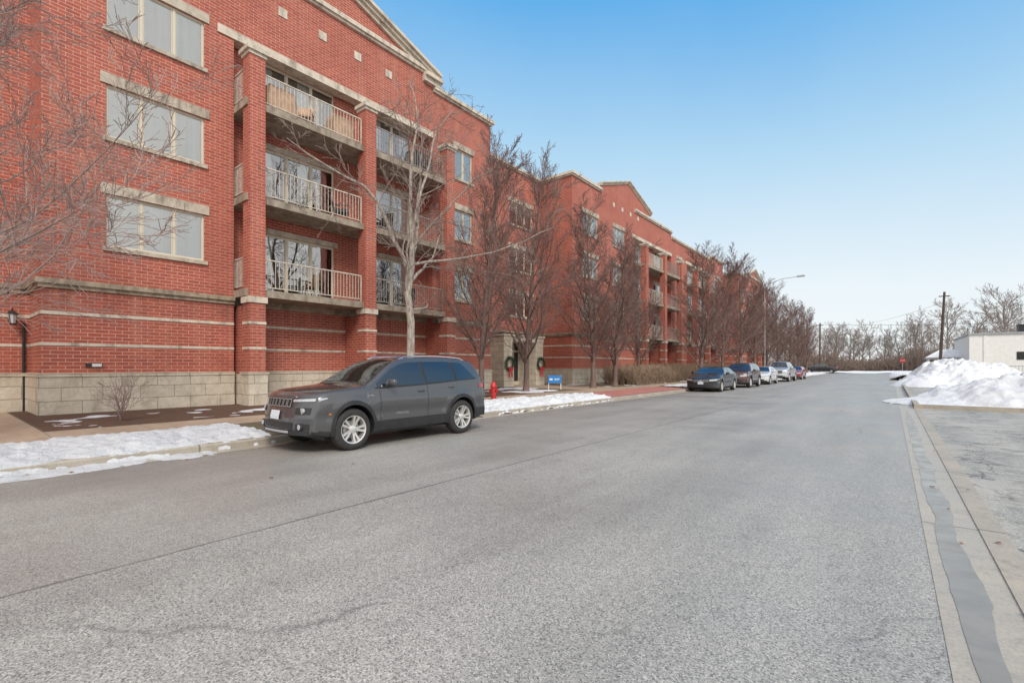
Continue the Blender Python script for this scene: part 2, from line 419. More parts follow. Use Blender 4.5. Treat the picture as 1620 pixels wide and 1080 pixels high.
puddle(.95,1.3,2.2,4.3,.012,5,'shallow puddle on the old lot asphalt')

# snow --------------------------------------------------------------
def snow(name,label,x0,x1,y0,y1,st,h,base,cat='snow'):
    nx=max(2,int((x1-x0)/st)); ny=max(2,int((y1-y0)/st)); mb=MB(); idx={}
    Z=[[h(x0+(x1-x0)*i/nx,y0+(y1-y0)*j/ny) for j in range(ny+1)] for i in range(nx+1)]
    def vid(i,j):
        if (i,j) not in idx:
            x=x0+(x1-x0)*i/nx; y=y0+(y1-y0)*j/ny
            idx[(i,j)]=len(mb.v); mb.v.append((x,y,base(x)+Z[i][j]))
        return idx[(i,j)]
    for i in range(nx):
        for j in range(ny):
            if max(Z[i][j],Z[i+1][j],Z[i][j+1],Z[i+1][j+1])>0:
                mb.f.append((vid(i,j),vid(i+1,j),vid(i+1,j+1),vid(i,j+1))); mb.m.append(0)
    if not mb.f: return
    o=obj(mb,name,['snow'],smooth=True,angle=180); tag(o,label,cat,kind='structure'); return o
def strip(x0,x1,y0,y1,amp,cut,seed,ns=1.1):
    c=(x0+x1)/2; w=(x1-x0)/2
    def h(x,y):
        e=1-(abs(x-c)/w)**3; ey=min(1,(y-y0)/.8,(y1-y)/.8)
        return amp*(min(e,ey)+.55*fnoise(x,y,ns,5,seed)+.32*fnoise(x,y,6,4,seed)-cut)
    return h
def gzs(x): return gz(x) if x<-9.46 else .125 if x<-9.3 else .0
snow('snow','melting ploughed snow strip along the kerb',-11.75,-9.28,-12,4.3,.04,strip(-11.9,-9.2,-12.5,4.8,.13,.38,1),gzs)
snow('snow','thin slush left on the road edge',-9.3,-8.7,-12,3.2,.04,strip(-9.6,-8.75,-13,3.6,.05,.62,2),lambda x:.0)
snow('snow','ploughed snow strip beside the parked car',-11.3,-9.25,8.2,18.6,.045,strip(-11.5,-9.1,7.6,19,.2,.34,3),gzs)
snow('snow','small snow patches on the mulch bed',-16,-13.0,1.8,6.5,.06,lambda x,y:.09*(fnoise(x,y,.8,4,8)-.22),gz)
snow('snow','snow patches around the entrance lawn',-17,-13,12.5,22,.08,lambda x,y:.13*(fnoise(x,y,.45,5,12)-.12),gz)
snow('snow','snow patches on the lawn strip',-17,-13,26.3,60,.12,lambda x,y:.13*(fnoise(x,y,.3,5,15)-.10),gz)
snow('snow','snow strip beside the row of parked cars',-11.5,-9.25,29.5,104,.12,strip(-11.7,-9.0,29,105,.16,.42,5,.6),gzs)
snow('snow','small melting snow remnant on the lot',.95,1.9,4.6,7.2,.03,lambda x,y:.035*(fnoise(x,y,1.4,5,31)-.10-.5*(x-.9)),lambda x:.006)
def pile(cx,cy,rx,ry,H,seed,rough=.6):
    def h(x,y):
        d=math.sqrt(((x-cx)/rx)**2+((y-cy)/ry)**2)
        b=max(-.3,1-d**1.7)
        lump=abs(fnoise(x,y,2.3,3,seed+7))
        return H*(b*(1+.35*fnoise(x,y,.55,3,seed))+(rough*.35*fnoise(x,y,1.8,6,seed+3)+.16*lump)*min(1,max(0,1.25-d))) -.04
    return h
def piles(*ps):
    hs=[pile(*p) for p in ps]
    return lambda x,y:max(h(x,y) for h in hs)
snow('snow_pile','big lumpy ploughed snow pile at the lot edge',-1.0,22,21.9,36,.08,piles((7.4,27.5,5.4,4.4,1.6,1),(3.7,26.4,3.2,3.2,1.0,2),(12.5,28,6,4.5,1.5,4),(1.5,25.3,1.9,2.4,.30,5),(18,28,5,4,1.3,6)),lambda x:.03,'snow pile')
snow('snow_pile','rounded ploughed snow pile behind the first',-.5,9,42,60,.13,piles((3.9,50,3.7,6.5,1.8,7),(1.9,46,2.0,3.5,.8,9),(6,54,3,5,1.6,10)),lambda x:.03,'snow pile')
snow('snow_pile','low snow bank along the far road edge',-.3,3,62,104,.2,strip(-.2,3,61,105,.55,.3,22,.4),lambda x:.03,'snow pile')
snow('snow','snow banks at the end of the street',-40,-10,97,107.5,.3,strip(-41,-9.6,96.5,108,.6,.45,25,.25),lambda x:.15)
snow('snow','snowy verge past the cross street',-60,50,117.5,130,.5,strip(-62,52,117,131,.4,.35,29,.12),lambda x:-.05)

# ------------------------------------------------------------------ apartment building
BL=top('apartment_building','four storey red brick apartment building with balconies and gables','building',(-20,45,.2))
INV=Matrix.Translation((20,-45,-.2))
def bpart(mb,name,mats,**kw):
    o=obj(mb,name,mats,parent=BL,**kw); o.matrix_parent_inverse=INV; return o
def wall_x(mb,X,y0,y1,z0,z1,ops,depth=.2):
    ys=sorted({y0,y1,*[a for o in ops for a in o[:2]]}); zs=sorted({z0,z1,*[a for o in ops for a in o[2:4]]})
    for a,b_ in zip(ys,ys[1:]):
        for c,d in zip(zs,zs[1:]):
            my=(a+b_)/2; mz=(c+d)/2
            if any(o[0]<my<o[1] and o[2]<mz<o[3] for o in ops): continue
            mb.quad((X,a,c),(X,b_,c),(X,b_,d),(X,a,d))
    for (a,b_,c,d) in ops:
        x=X-depth
        mb.quad((X,a,c),(X,a,d),(x,a,d),(x,a,c)); mb.quad((X,b_,c),(x,b_,c),(x,b_,d),(X,b_,d))
        mb.quad((X,a,c),(x,a,c),(x,b_,c),(X,b_,c)); mb.quad((X,a,d),(X,b_,d),(x,b_,d),(x,a,d))
wcache={}
def window(X,ya,yb,za,zb,n,style='win'):
    w=yb-ya; h=zb-za; key=(round(w,3),round(h,3),n,style)
    if key not in wcache:
        fr=MB(); t=.055
        fr.box(-.11,-.05,0,w,0,t); fr.box(-.11,-.05,0,w,h-t,h); fr.box(-.11,-.05,0,t,t,h-t); fr.box(-.11,-.05,w-t,w,t,h-t)
        for i in range(1,n):
            y=w*i/n; fr.box(-.108,-.048,y-.035,y+.035,t,h-t)
        for i in range(n):
            a=w*i/n+.04; c=w*(i+1)/n-.04
            fr.box(-.10,-.065,a,a+.025,t,h-t); fr.box(-.10,-.065,c-.025,c,t,h-t)
            fr.box(-.099,-.066,a+.025,c-.025,t,t+.025); fr.box(-.099,-.066,a+.025,c-.025,h-t-.025,h-t)
        gl=MB(); gl.quad((-.085,.02,.02),(-.085,w-.02,.02),(-.085,w-.02,h-.02),(-.085,.02,h-.02))
        cu=MB(); xc=-.125
        if style=='door':
            cs=[0,1,1,0,1,1]; xc=-.19
            for i in range(2*n):
                cu.quad((xc,w*i/2/n,0),(xc,w*(i+1)/2/n,0),(xc,w*(i+1)/2/n,h),(xc,w*i/2/n,h),cs[i%6])
        elif style=='dark':
            cu.quad((xc,0,0),(xc,w,0),(xc,w,h*.62),(xc,0,h*.62),1); cu.quad((xc,0,h*.62),(xc,w,h*.62),(xc,w,h),(xc,0,h),0)
        else: cu.quad((xc,0,0),(xc,w,0),(xc,w,h),(xc,0,h),0)
        li=MB(); li.box(-.02,.045,-.13,w+.13,h+.003,h+(.30 if style!='door' else .2))
        si=MB(); si.box(-.047,.07,-.08,w+.08,-.11,.004)
        wcache[key]=(fr.mesh('window_frame',['frame']),gl.mesh('window_glass',['glass']),cu.mesh('window_curtain',['curtain','dark']),li.mesh('window_lintel',['lintel']),si.mesh('window_sill',['lintel']))
    e=bpy.data.objects.new('balcony_door' if style=='door' else 'window',None); col.objects.link(e); e.parent=BL
    e.location=(X+20,ya-45,za-.2); e.empty_display_size=.1
    for me,nm in zip(wcache[key],('frame','glass','curtain','lintel','sill')): link(me,nm,e)
FL=[(4.85,6.35),(7.95,9.45),(11.05,12.55)]
FZ=[4.0,7.1,10.2]
A=-17.3; RC=-20.0; AL=-17.8; TOP=14.7
segs=[
 dict(t='w',X=-19.3,y0=-16,y1=1.98,top=14.7,win=[(-4,-1.6,2)]),
 dict(t='w',X=A,y0=1.98,y1=6.62,top=14.7,win=[(3.29,5.74,3)]),
 dict(t='b',X=A,y0=6.62,y1=15.5,top=15.3,gable=True,piers=[6.92,11.25,15.65],doors=[(7.7,10.6,3),(12.5,14.5,2)]),
 dict(t='w',X=A,y0=15.5,y1=19.7,top=14.7,win=[(16.95,18.25,2)]),
 dict(t='w',X=RC,y0=19.7,y1=28.3,top=14.7,win=[(20.5,21.9,1),(24.7,27.3,3)],dark=True),
 dict(t='w',X=A,y0=28.3,y1=32.5,top=14.7,win=[(29.7,32.0,3)]),
 dict(t='w',X=A,y0=32.5,y1=38.5,top=14.7,win=[(34.5,36.6,3)],nocope=True),
 dict(t='b',X=A,y0=38.5,y1=47.3,top=14.7,piers=[38.7,43.0,47.4],doors=[(39.2,42.2,3),(44,46,2)]),
 dict(t='w',X=A,y0=47.3,y1=52,top=14.2,win=[(48.9,50.3,2)]),
 dict(t='b',X=A,y0=52,y1=60.8,top=14.2,piers=[52.2,56.5,60.8],doors=[(53,56,3),(57.3,60,3)]),
 dict(t='w',X=A,y0=60.8,y1=66,top=14.7,win=[(62,64.4,3)]),
 dict(t='w',X=RC,y0=66,y1=74,top=14.2,win=[(67,68.5,1),(70,72.5,3)],dark=True),
 dict(t='w',X=A,y0=74,y1=79.6,top=14.7,win=[(75.5,78,3)]),
 dict(t='b',X=A,y0=79.6,y1=88.6,top=15.3,gable=True,piers=[80,84.2,88.4],doors=[(80.6,83.6,3),(85,87.5,3)]),
 dict(t='w',X=A,y0=88.6,y1=95.5,top=14.7,win=[(90.5,93,3)])]
def gable(y0,y1,ze,zp,squares=True,k=1.0):
    yc=(y0+y1)/2; mb=MB()
    fr=[(A+.004,y0,14.6),(A+.004,y1,14.6),(A+.004,y1,ze),(A+.004,yc,zp),(A+.004,y0,ze)]
    bk=[(x-.30,y,z) for x,y,z in fr]; mb.prism(bk,fr)
    bpart(mb,'gable_wall',['brick'])
    for (ya,za,yb,zb) in ((y0-.25*k,ze-.05,yc,zp),(yc,zp,y1+.25*k,ze-.05)):
        mb=MB()
        for (p,z0_,z1_) in ((.12,-.30,-.14),(.24,-.14,.0),(.36,.0,.14)):
            p*=k; z0_*=k; z1_*=k
            prof=[(A-.33,z0_),(A+p,z0_),(A+p,z1_),(A-.33,z1_)]
            mb.prism([(x,ya,za+z) for x,z in prof],[(x,yb,zb+z) for x,z in prof])
        if k>.9:
            yy=(y0-.35,y0+.7) if ya<yc-.1 and yb==yc else (y1-.7,y1+.35)
            mb.box(A-.33,A+.20,*yy,ze-.52,ze-.30); mb.box(A-.33,A+.34,*yy,ze-.299,ze-.12)
        bpart(mb,'rake_cornice',['trim'])
    if squares:
        for q in range(4):
            mb=MB(); y=yc-2.65+1.55*q; mb.box(A,A+.03,y-.16,y+.16,14.15,14.47)
            bpart(mb,'stone_accent',['trim'])
prevX=None; prev=None
for i,s in enumerate(segs):
    e=(i%3)*.003; X=s['X']; y0=s['y0']; y1=s['y1']; tp=s['top']; bal=s['t']=='b'; wx=AL if bal else X
    mb=MB(); ops=[]
    for k,(za,zb) in enumerate(FL):
        if not bal:
            for (a,b_,n) in s['win']: ops.append((a,b_,za,zb)); window(X,a,b_,za,zb,n,'dark' if s.get('dark') else 'win')
        else:
            for (a,b_,n) in s['doors']: ops.append((a,b_,FZ[k]+.03,FZ[k]+2.3)); window(AL,a,b_,FZ[k]+.03,FZ[k]+2.3,n,'door')
    if not bal: wall_x(mb,X,y0,y1,.1,tp,ops)
    else:
        wall_x(mb,AL,y0,y1,.1,12.75,ops); wall_x(mb,A,y0,y1,12.75,tp,[])
        mb.quad((AL,y0,12.75),(A,y0,12.75),(A,y1,12.75),(AL,y1,12.75))
        mb.quad((AL,y0,.1),(A,y0,.1),(A,y0,12.75),(AL,y0,12.75)); mb.quad((AL,y1,.1),(A,y1,.1),(A,y1,12.75),(AL,y1,12.75))
    if prev is not None and prevX!=X:
        lo,hi=min(prevX,X),max(prevX,X); tt=tp if X>prevX else prev['top']
        mb.quad((lo,y0,.1),(hi,y0,.1),(hi,y0,tt),(lo,y0,tt))
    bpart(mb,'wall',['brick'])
    def ring(mb,p,z0,z1,mat=0,x=None):
        xx=wx if x is None else x
        if X==A and not bal: mb.box(RC-.3,xx+p,y0-(p if prevX is not None and prevX<X else -.001),y1+(p if i+1<len(segs) and segs[i+1]['X']<X else -.001),z0+e,z1+e,mat)
        else: mb.box(xx-.3,xx+p,y0+.002,y1-.002,z0+e,z1+e,mat)
    for (za,zb) in ((2.85,2.94),(2.03,2.11)):
        mb=MB(); ring(mb,.02,za,zb); bpart(mb,'stone_band',['trim'])
    mb=MB(); ring(mb,.12,3.66,3.80); ring(mb,.06,3.55,3.662)
    bpart(mb,'weathered_cornice',['trimdirty'])
    mb=MB(); ring(mb,.07,.05,1.20)
    ring(mb,.10,1.198,1.29)
    bpart(mb,'stone_base',['stone'])
    if not s.get('nocope'):
        mb=MB()
        ring(mb,.10,tp,tp+.10,x=X); ring(mb,.18,tp+.099,tp+.28,x=X)
        bpart(mb,'parapet_coping',['trim'])
    if bal:
        mb=MB(); mb.box(AL+.1,A+.05,y0-.5,y1-.01,12.47,12.745); bpart(mb,'stone_band',['trim'])
        for k,yc in enumerate(s['piers']):
            pr=bpy.data.objects.new('brick_pier',None); col.objects.link(pr); pr.parent=BL; pr.location=(3.55,yc-45,0)
            f=MB(); f.box(-.25,.25,-.25,.25,-.1,11.42); f.box(-1.3,-.249,-.17,.17,-.1,3.3)
            obj(f,'shaft',['brick'],pr)
            for (p,za,zb) in ((.27,2.65,2.74),(.27,1.83,1.91),(.30,3.35,3.55)):
                f=MB(); f.box(-p,p,-p,p,za,zb); obj(f,'band',['trim'],pr)
            f=MB(); f.box(-.30,.30,-.30,.30,-.15,1.02); f.box(-.33,.33,-.33,.33,1.018,1.09); f.box(-1.3,-.299,-.22,.22,-.15,1.015)
            obj(f,'base',['stone'],pr)
            f=MB(); f.box(-.29,.29,-.29,.29,11.419,11.53); f.box(-.35,.35,-.35,.35,11.528,11.66)
            obj(f,'cap',['trim'],pr)
        for z in FZ:
            for k in range(2):
                ya=s['piers'][k]; yb=s['piers'][k+1]
                if k==0: ya-=.30
                bc=bpy.data.objects.new('balcony',None); col.objects.link(bc); bc.parent=BL; bc.location=(20+AL,ya-45,z-.2)
                w=yb-ya; f=MB(); f.box(.003,1.48,0,w-.002,-.22,.02)
                obj(f,'slab',['slab'],bc)
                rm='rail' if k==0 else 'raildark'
                f=MB(); r0=.60 if k==0 else .28; r1=w-.28
                xr=1.36
                f.box(xr-.022,xr+.022,r0,r1,1.035,1.075); f.box(xr-.016,xr+.016,r0,r1,.115,.145)
                nb=int((r1-r0)/.125)
                for q in range(nb+1):
                    y=r0+(r1-r0)*q/nb; f.box(xr-.0085,xr+.0085,y-.0085,y+.0085,.14,1.037)
                for q in range(3):
                    y=r0+.02+(r1-r0-.04)*q/2; f.box(xr-.02,xr+.02,y-.02,y+.02,.018,1.037)
                if k==0:
                    yy=.06; f.box(.05,1.1,yy-.022,yy+.022,1.035,1.075); f.box(.05,1.1,yy-.016,yy+.016,.115,.145)
                    for q in range(10): x=.08+q*.112; f.box(x-.0085,x+.0085,yy-.0085,yy+.0085,.14,1.037)
                obj(f,'railing',[rm],bc)
    if s.get('gable'): gable(y0-.35,y1+.05,15.45,16.9)
    prevX=X; prev=s
gable(32.6,41.9,15.45,16.9,k=.62)
mb=MB(); mb.box(-42,RC-.35,-16,95.5,.1,14.3); bpart(mb,'roof_mass',['brick'])
mb=MB(); mb.quad((A,95.5,.1),(RC-.4,95.5,.1),(RC-.4,95.5,14.7),(A,95.5,14.7)); bpart(mb,'wall',['brick'])
PX=-18.3
pt=bpy.data.objects.new('entrance_portal',None); col.objects.link(pt); pt.parent=BL; pt.location=(20+PX,24.15-45,0)
f=MB()
for sg in (-1,1):
    f.box(-1.65,0,sg*1.65-.42,sg*1.65+.42,-.1,2.8)
    f.box(-1.65,.06,sg*1.65-.48,sg*1.65+.48,-.1,.5)
f.box(-1.65,.03,-2.1,2.1,2.799,3.12); f.box(-1.65,.10,-2.17,2.17,3.118,3.25)
obj(f,'surround',['stone'],pt)
f=MB(); f.box(-1.5,-1.44,-1.22,1.22,0,2.8); obj(f,'door',['dark'],pt)
f=MB()
for y in (-1.22,-.66,-.06,.0,.60,1.16): f.box(-1.441,-1.38,y,y+.06,0,2.8)
f.box(-1.442,-1.39,-1.22,1.22,2.2,2.3); f.box(-1.442,-1.385,-1.22,1.22,0,.25); obj(f,'door_frame',['frame'],pt)
snow('snow','thin snow on top of the entrance portal',-19.9,-18.2,22.05,26.25,.1,lambda x,y:.10+.07*fnoise(x,y,1.5,3,3),lambda x:3.43)
def wreath(y):
    e=top('wreath','green holiday wreath with red bow on the stone portal','wreath',(PX+.09,y,1.62),group='wreaths at the entrance')
    f=MB()
    for k in range(520):
        a=rnd.uniform(0,6.283); r=.36+rnd.gauss(0,.05); p=Vector((rnd.uniform(-.02,.1),r*math.cos(a),r*math.sin(a)))
        d=Vector((rnd.uniform(-.3,1),rnd.gauss(0,1),rnd.gauss(0,1))).normalized()*.10
        f.tube([p,p+d],[.014,.004],3)
    obj(f,'greenery',['green'],e)
    f=MB()
    for sg in (-1,1):
        f.prism([(.1,0,-.3),(.14,0,-.3),(.14,0,-.36),(.1,0,-.36)],[(.1,sg*.2,-.20),(.15,sg*.2,-.20),(.15,sg*.2,-.43),(.1,sg*.2,-.43)])
        f.prism([(.1,sg*.01,-.34),(.13,sg*.01,-.34),(.13,sg*.07,-.34),(.1,sg*.07,-.34)],[(.1,sg*.08,-.85),(.12,sg*.08,-.85),(.12,sg*.18,-.82),(.1,sg*.18,-.82)])
    obj(f,'bow',['ribbon'],e)
wreath(22.5); wreath(25.8)
def lantern(x,y,z,par=True):
    e=top('wall_lantern','black metal lantern fixed to the brick wall','wall lamp',(x,y,z))
    f=MB(); f.box(0,.05,-.07,.07,-.12,.18); f.tube([Vector((.03,0,.12)),Vector((.15,0,.24)),Vector((.26,0,.2))],[.015]*3,6)
    obj(f,'bracket',['black'],e)
    f=MB(); f.lathe([(.17,.01),(.14,.05),(.08,.14),(.075,.0)],(.26,0,0),n=8); f.lathe([(-.22,.0),(-.22,.06),(-.19,.075),(-.19,.0)],(.26,0,0),n=8)
    for k in range(4):
        a=k*math.pi/2+.78; f.tube([Vector((.26+.075*math.cos(a),.075*math.sin(a),-.2)),Vector((.26+.115*math.cos(a),.115*math.sin(a),.08))],[.008]*2,4)
    obj(f,'housing',['black'],e)
    f=MB(); f.lathe([(-.18,.065),(.07,.10)],(.26,0,0),n=8); obj(f,'lamp_glass',['lamp'],e)
lantern(-19.3,1.62,2.85)
f=MB(); f.box(A,A+.05,2.85,3.2,1.46,1.56); f.box(A+.049,A+.1,2.98,3.18,1.47,1.55,1); bpart(f,'wall_vent',['black','white'])
f=MB(); f.tube([Vector((-19.25,1.85,.2)),Vector((-19.25,1.85,2.7))],[.035,.035],8); bpart(f,'downpipe',['black'])

# balcony furniture
def chair(loc,rz,mat,label):
    e=top('patio_chair',label,'chair',loc,rz,group='balcony chairs')
    f=MB(); f.box(-.28,.28,-.27,.27,.36,.43); obj(f,'seat',[mat],e)
    f=MB(); f.prism([(-.28,.22,.43),(.28,.22,.43),(.28,.27,.43),(-.28,.27,.43)],[(-.26,.36,.98),(.26,.36,.98),(.26,.40,.98),(-.26,.40,.98)]); obj(f,'backrest',[mat],e)
    for a in (-.25,.25):
        f=MB(); f.box(a-.03,a+.03,-.25,.26,.60,.64); f.box(a-.02,a+.02,-.24,-.20,.43,.6); obj(f,'armrest',[mat],e)
        for b_ in (-.23,.23):
            f=MB(); f.tube([Vector((a,b_,.0)),Vector((a,b_,.37))],[.018,.02],6); obj(f,'leg',[mat],e)
chair((-16.95,9.3,4.02),.6,'wicker','brown wicker chair on the lowest balcony')
chair((-16.95,10.4,7.12),2.6,'black','dark metal chair on the middle balcony')
chair((-16.95,13.6,4.02),.4,'black','dark metal chair on the lowest balcony')
chair((-16.95,8.9,10.22),.9,'cover','tan cushioned chair on the top balcony')
chair((-16.95,12.4,7.12),.4,'black','dark metal chair on the middle balcony')
def covered(loc,w,d,h,label,mat='cover'):
    f=MB(); rows=[]
    for k in range(9):
        t=k/8; s_=1-.25*t**3 if k<8 else 0.02; z=h*min(1,t*1.1)*(1)
        rows.append([(w/2*s_*max(-1,min(1,1.35*math.cos(a)))+.02*math.sin(a*7+k),d/2*s_*max(-1,min(1,1.35*math.sin(a)))+.02*math.cos(a*6),z) for a in [2*math.pi*j/28 for j in range(29)]])
    f.grid(rows); o=obj(f,'covered_furniture',[mat],loc=loc,smooth=True); tag(o,label,'furniture cover')
covered((-17.0,7.9,10.22),1.0,1.1,.95,'tan fabric cover over balcony furniture')
covered((-16.95,10.3,10.22),.8,.9,.95,'rust coloured cover over balcony furniture')
covered((-16.95,14.3,10.22),.8,1.2,1.0,'black cover over a barbecue grill','black')

# ------------------------------------------------------------------ trees
def grow(T,C,p,d,L,r,lv,P,g):
    n=P['seg'][lv]; pts=[p.copy()]; rs=[r]; ds=[d.copy()]; st=L/n
    for i in range(n):
        w=P['wob'][lv]
        d=(d+Vector((g.gauss(0,w),g.gauss(0,w),g.gauss(0,w*.8)))+Vector((0,0,P['up'][lv]))).normalized()
        p=p+d*st; pts.append(p); ds.append(d); t=(i+1)/n
        rs.append(max(P['rmin'],r*(1-t*(1-P['tip'][lv]))))
    big=lv<=1
    (T if big else C).tube(pts,rs,(9,6,4,3,3)[lv])
    if lv<P['max']:
        K=P['kids'][lv]; s0=P['start'][lv]
        for k in range(K):
            t=s0+(1-s0)*(k+g.random()*.8)/K
            x=min(t*n,n-.001); i=int(x); fr=x-i
            q=pts[i].lerp(pts[i+1],fr); dd=ds[i+1]
            az=g.random()*6.283 if lv else k*2.4+g.random()*.6
            u=dd.cross(Vector((.2,.9,.1)));  u.normalize(); v=dd.cross(u)
            an=P['ang'][lv]*(1+g.gauss(0,.18))
            nd=(dd*math.cos(an)+(u*math.cos(az)+v*math.sin(az))*math.sin(an)).normalized()
            rr=(rs[i]*(1-fr)+rs[i+1]*fr)
            LL=L*P['len'][lv]*(1-P['taper'][lv]*(t-s0)/(1-s0+.001))*g.uniform(.75,1.2)
            grow(T,C,q,nd,LL,max(P['rmin'],rr*P['rk'][lv]),lv+1,P,g)
def tree_mesh(P,H,r,seed,lean=(0,0)):
    g=random.Random(seed); T=MB(); C=MB()
    T.tube([Vector((0,0,-.15)),Vector((0,0,.0)),Vector((0,0,.3))],[r*1.7,r*1.45,r*1.02],10)
    grow(T,C,Vector((0,0,.2)),Vector((lean[0],lean[1],1)).normalized(),H,r,0,P,g)
    return T,C
def make_tree(P,H,r,seed,loc,label,bark,twig,lean=(0,0),group='street trees beside the building',name='bare_tree'):
    T,C=tree_mesh(P,H,r,seed,lean)
    e=top(name,label,'tree',loc,group=group)
    obj(T,'trunk',[bark],e,smooth=True,angle=60); obj(C,'crown',[twig],e)
    return e
PEAR=dict(seg=(9,6,4,3),wob=(.03,.09,.13,.16),up=(.03,.10,.08,.05),tip=(.15,.2,.4,.7),rmin=.0072,max=3,kids=(38,13,8),start=(.10,.10,.1),ang=(.75,.6,.65),len=(.42,.44,.5),taper=(.60,.5,.4),rk=(.45,.45,.55))
LIMB=dict(seg=(7,9,5,4,3),wob=(.06,.20,.24,.22,.2),up=(.02,.05,.04,.03,.02),tip=(.55,.18,.3,.4,.6),rmin=.0065,max=4,kids=(8,9,5,4),start=(.5,.22,.2,.2),ang=(.85,.8,.75,.7),len=(.80,.42,.45,.5),taper=(.15,.4,.3,.3),rk=(.5,.45,.5,.6))
BROAD=dict(seg=(7,8,6,4,3),wob=(.04,.10,.12,.13,.15),up=(.02,.04,.04,.03,.02),tip=(.4,.15,.3,.4,.6),rmin=.0048,max=4,kids=(22,13,7,5),start=(.12,.10,.12,.12),ang=(1.0,.55,.55,.6),len=(.76,.44,.46,.5),taper=(.25,.4,.4,.3),rk=(.28,.45,.5,.6))
g=random.Random(8); T=MB(); C=MB(); V=Vector
tp=[V((0,0,-.1)),V((0,0,.2)),V((0,.02,1.5)),V((.05,0,2.8)),V((.0,-.1,3.8)),V((0,.08,4.7)),V((.1,.0,5.6))]
T.tube(tp,[.24,.17,.145,.13,.12,.105,.08],12)
for (z,dx,dy,dz,L,r) in ((3.7,.1,-.75,.45,3.8,.055),(4.1,.3,.8,.6,4.8,.06),(4.6,.0,-.8,1.0,6.0,.075),(5.0,-.2,.85,.9,6.4,.065),(5.5,.1,-.28,1.2,6.4,.075),(5.6,.15,.4,1.3,6.0,.065),(5.3,.5,.15,1,4.6,.05),(4.4,-.7,-.1,.8,3.8,.045),(3.2,.2,.75,.25,2.4,.03),(4.8,.35,1.0,.5,6.0,.055)):
    i=min(5,max(1,[k for k in range(6) if tp[k].z<=z][-1])); q=tp[i].lerp(tp[i+1],(z-tp[i].z)/(tp[i+1].z-tp[i].z))
    grow(T,C,q,V((dx,dy,dz)).normalized(),L*.92,r,1,LIMB,g)
e=top('bare_tree','pale barked bare tree with crooked sparse limbs','tree',(-13.0,10.6,.2),group='street trees beside the building')
obj(T,'trunk',['bark_pale'],e,smooth=True,angle=60); obj(C,'crown',['twig_grey'],e)
make_tree(BROAD,6.2,.13,23,(-12.4,-.15,.2),'reddish bare tree with fine spreading twigs','bark_light','twig_light',(0,.02))
t2=make_tree(PEAR,9.6,.13,31,(-13.5,14.8,.2),'bare upright tree with dense reddish branches','bark_red','twig_red')
t3=make_tree(PEAR,10.2,.14,32,(-14,18.6,.2),'bare upright tree with dense reddish branches','bark_red','twig_red')
for k,(x,y,sc,src) in enumerate([(-13.5,24.4,1.0,t2),(-13.6,27.4,.95,t3),(-13.8,31.5,.9,t2),(-11.2,36.8,.95,t3),(-11.2,42.5,1.0,t2),(-11.2,48.5,1.02,t3),(-11.2,54.5,1.0,t2),(-11.2,61,1.02,t3),(-11.2,68,1.05,t2),(-11.2,76,1.02,t3),(-11.2,85,1.0,t2),(-11.2,94,.95,t3)]):
    copy_tree(src,(x,y,.2),rnd.uniform(0,6),(sc*rnd.uniform(1.0,1.2),sc*rnd.uniform(1.0,1.2),sc*rnd.uniform(.86,1.02)))
def twigs(f,x0,x1,y0,y1,z,h,n,g,r=.006):
    for k in range(n):
        p=Vector((g.uniform(x0,x1),g.uniform(y0,y1),z)); d=Vector((g.gauss(0,.35),g.gauss(0,.35),1)).normalized()
        L=h*g.uniform(.6,1.08); q=p+d*L*.5; e_=q+(d+Vector((g.gauss(0,.3),g.gauss(0,.3),0))).normalized()*L*.5
        f.tube([p,q,e_],[r,r*.8,r*.5],3)
        for j in range(5):
            s_=q.lerp(e_,g.random()) if j>1 else p.lerp(q,g.uniform(.4,1)); dd=Vector((g.gauss(0,.6),g.gauss(0,.6),.7)).normalized()
            f.tube([s_,s_+dd*g.uniform(.1,.28)*h],[r*.7,r*.5],3)
SH=dict(seg=(4,4,3),wob=(.15,.15,.2),up=(.05,.08,.05),tip=(.3,.3,.5),rmin=.003,max=2,kids=(10,6),start=(.05,.2),ang=(.8,.6),len=(.8,.5),taper=(.4,.4),rk=(.6,.6))
e=top('bare_shrub','small bare shrub growing from the mulch','shrub',(-14.2,2.96,.2))
g=random.Random(4); T=MB(); C=MB()
for k in range(4): grow(T,C,Vector((0,0,0)),Vector((g.gauss(0,.3),g.gauss(0,.3),1)).normalized(),.95,.012,0,SH,g)
obj(T,'stem',['twig_light'],e); obj(C,'crown',['twig_light'],e)
for (x0,x1,y0,y1,h) in ((-15.6,-13.0,29.6,37.5,1.35),(-15.8,-13.4,38.2,46,1.4),(-15.8,-13.4,46.5,60,1.4)):
    f=MB(); twigs(f,x0,x1,y0,y1,.2,h,int((y1-y0)*330),random.Random(int(y0)),.013)
    o=obj(f,'hedge',['hedge']); tag(o,'brown leafless clipped hedge along the building','hedge',kind='stuff')
FAR=dict(seg=(6,5,4,2),wob=(.06,.14,.16,.2),up=(.03,.08,.06,.04),tip=(.3,.25,.4,.6),rmin=.024,max=3,kids=(16,8,6),start=(.2,.2,.15),ang=(.75,.65,.6),len=(.52,.45,.5),taper=(.35,.4,.4),rk=(.5,.5,.6))
vars_=[]
for k in range(5):
    T,C=tree_mesh(FAR,11.0+k*.7,.22,100+k); vars_.append((T,C))
f=MB(); g=random.Random(77)
for k in range(120):
    T,C=vars_[k%5]; x=-88+k*1.45+g.uniform(-1.5,1.5); y=g.uniform(142,190); sc=g.uniform(.5,.98); a=g.uniform(0,6); ca,sa=math.cos(a)*sc,math.sin(a)*sc
    for S in (T,C):
        o0=len(f.v); f.v+=[(x+vx*ca-vy*sa,y+vx*sa+vy*ca,vz*sc) for vx,vy,vz in S.v]
        f.f+=[tuple(o0+q for q in ff) for ff in S.f]; f.m+=S.m
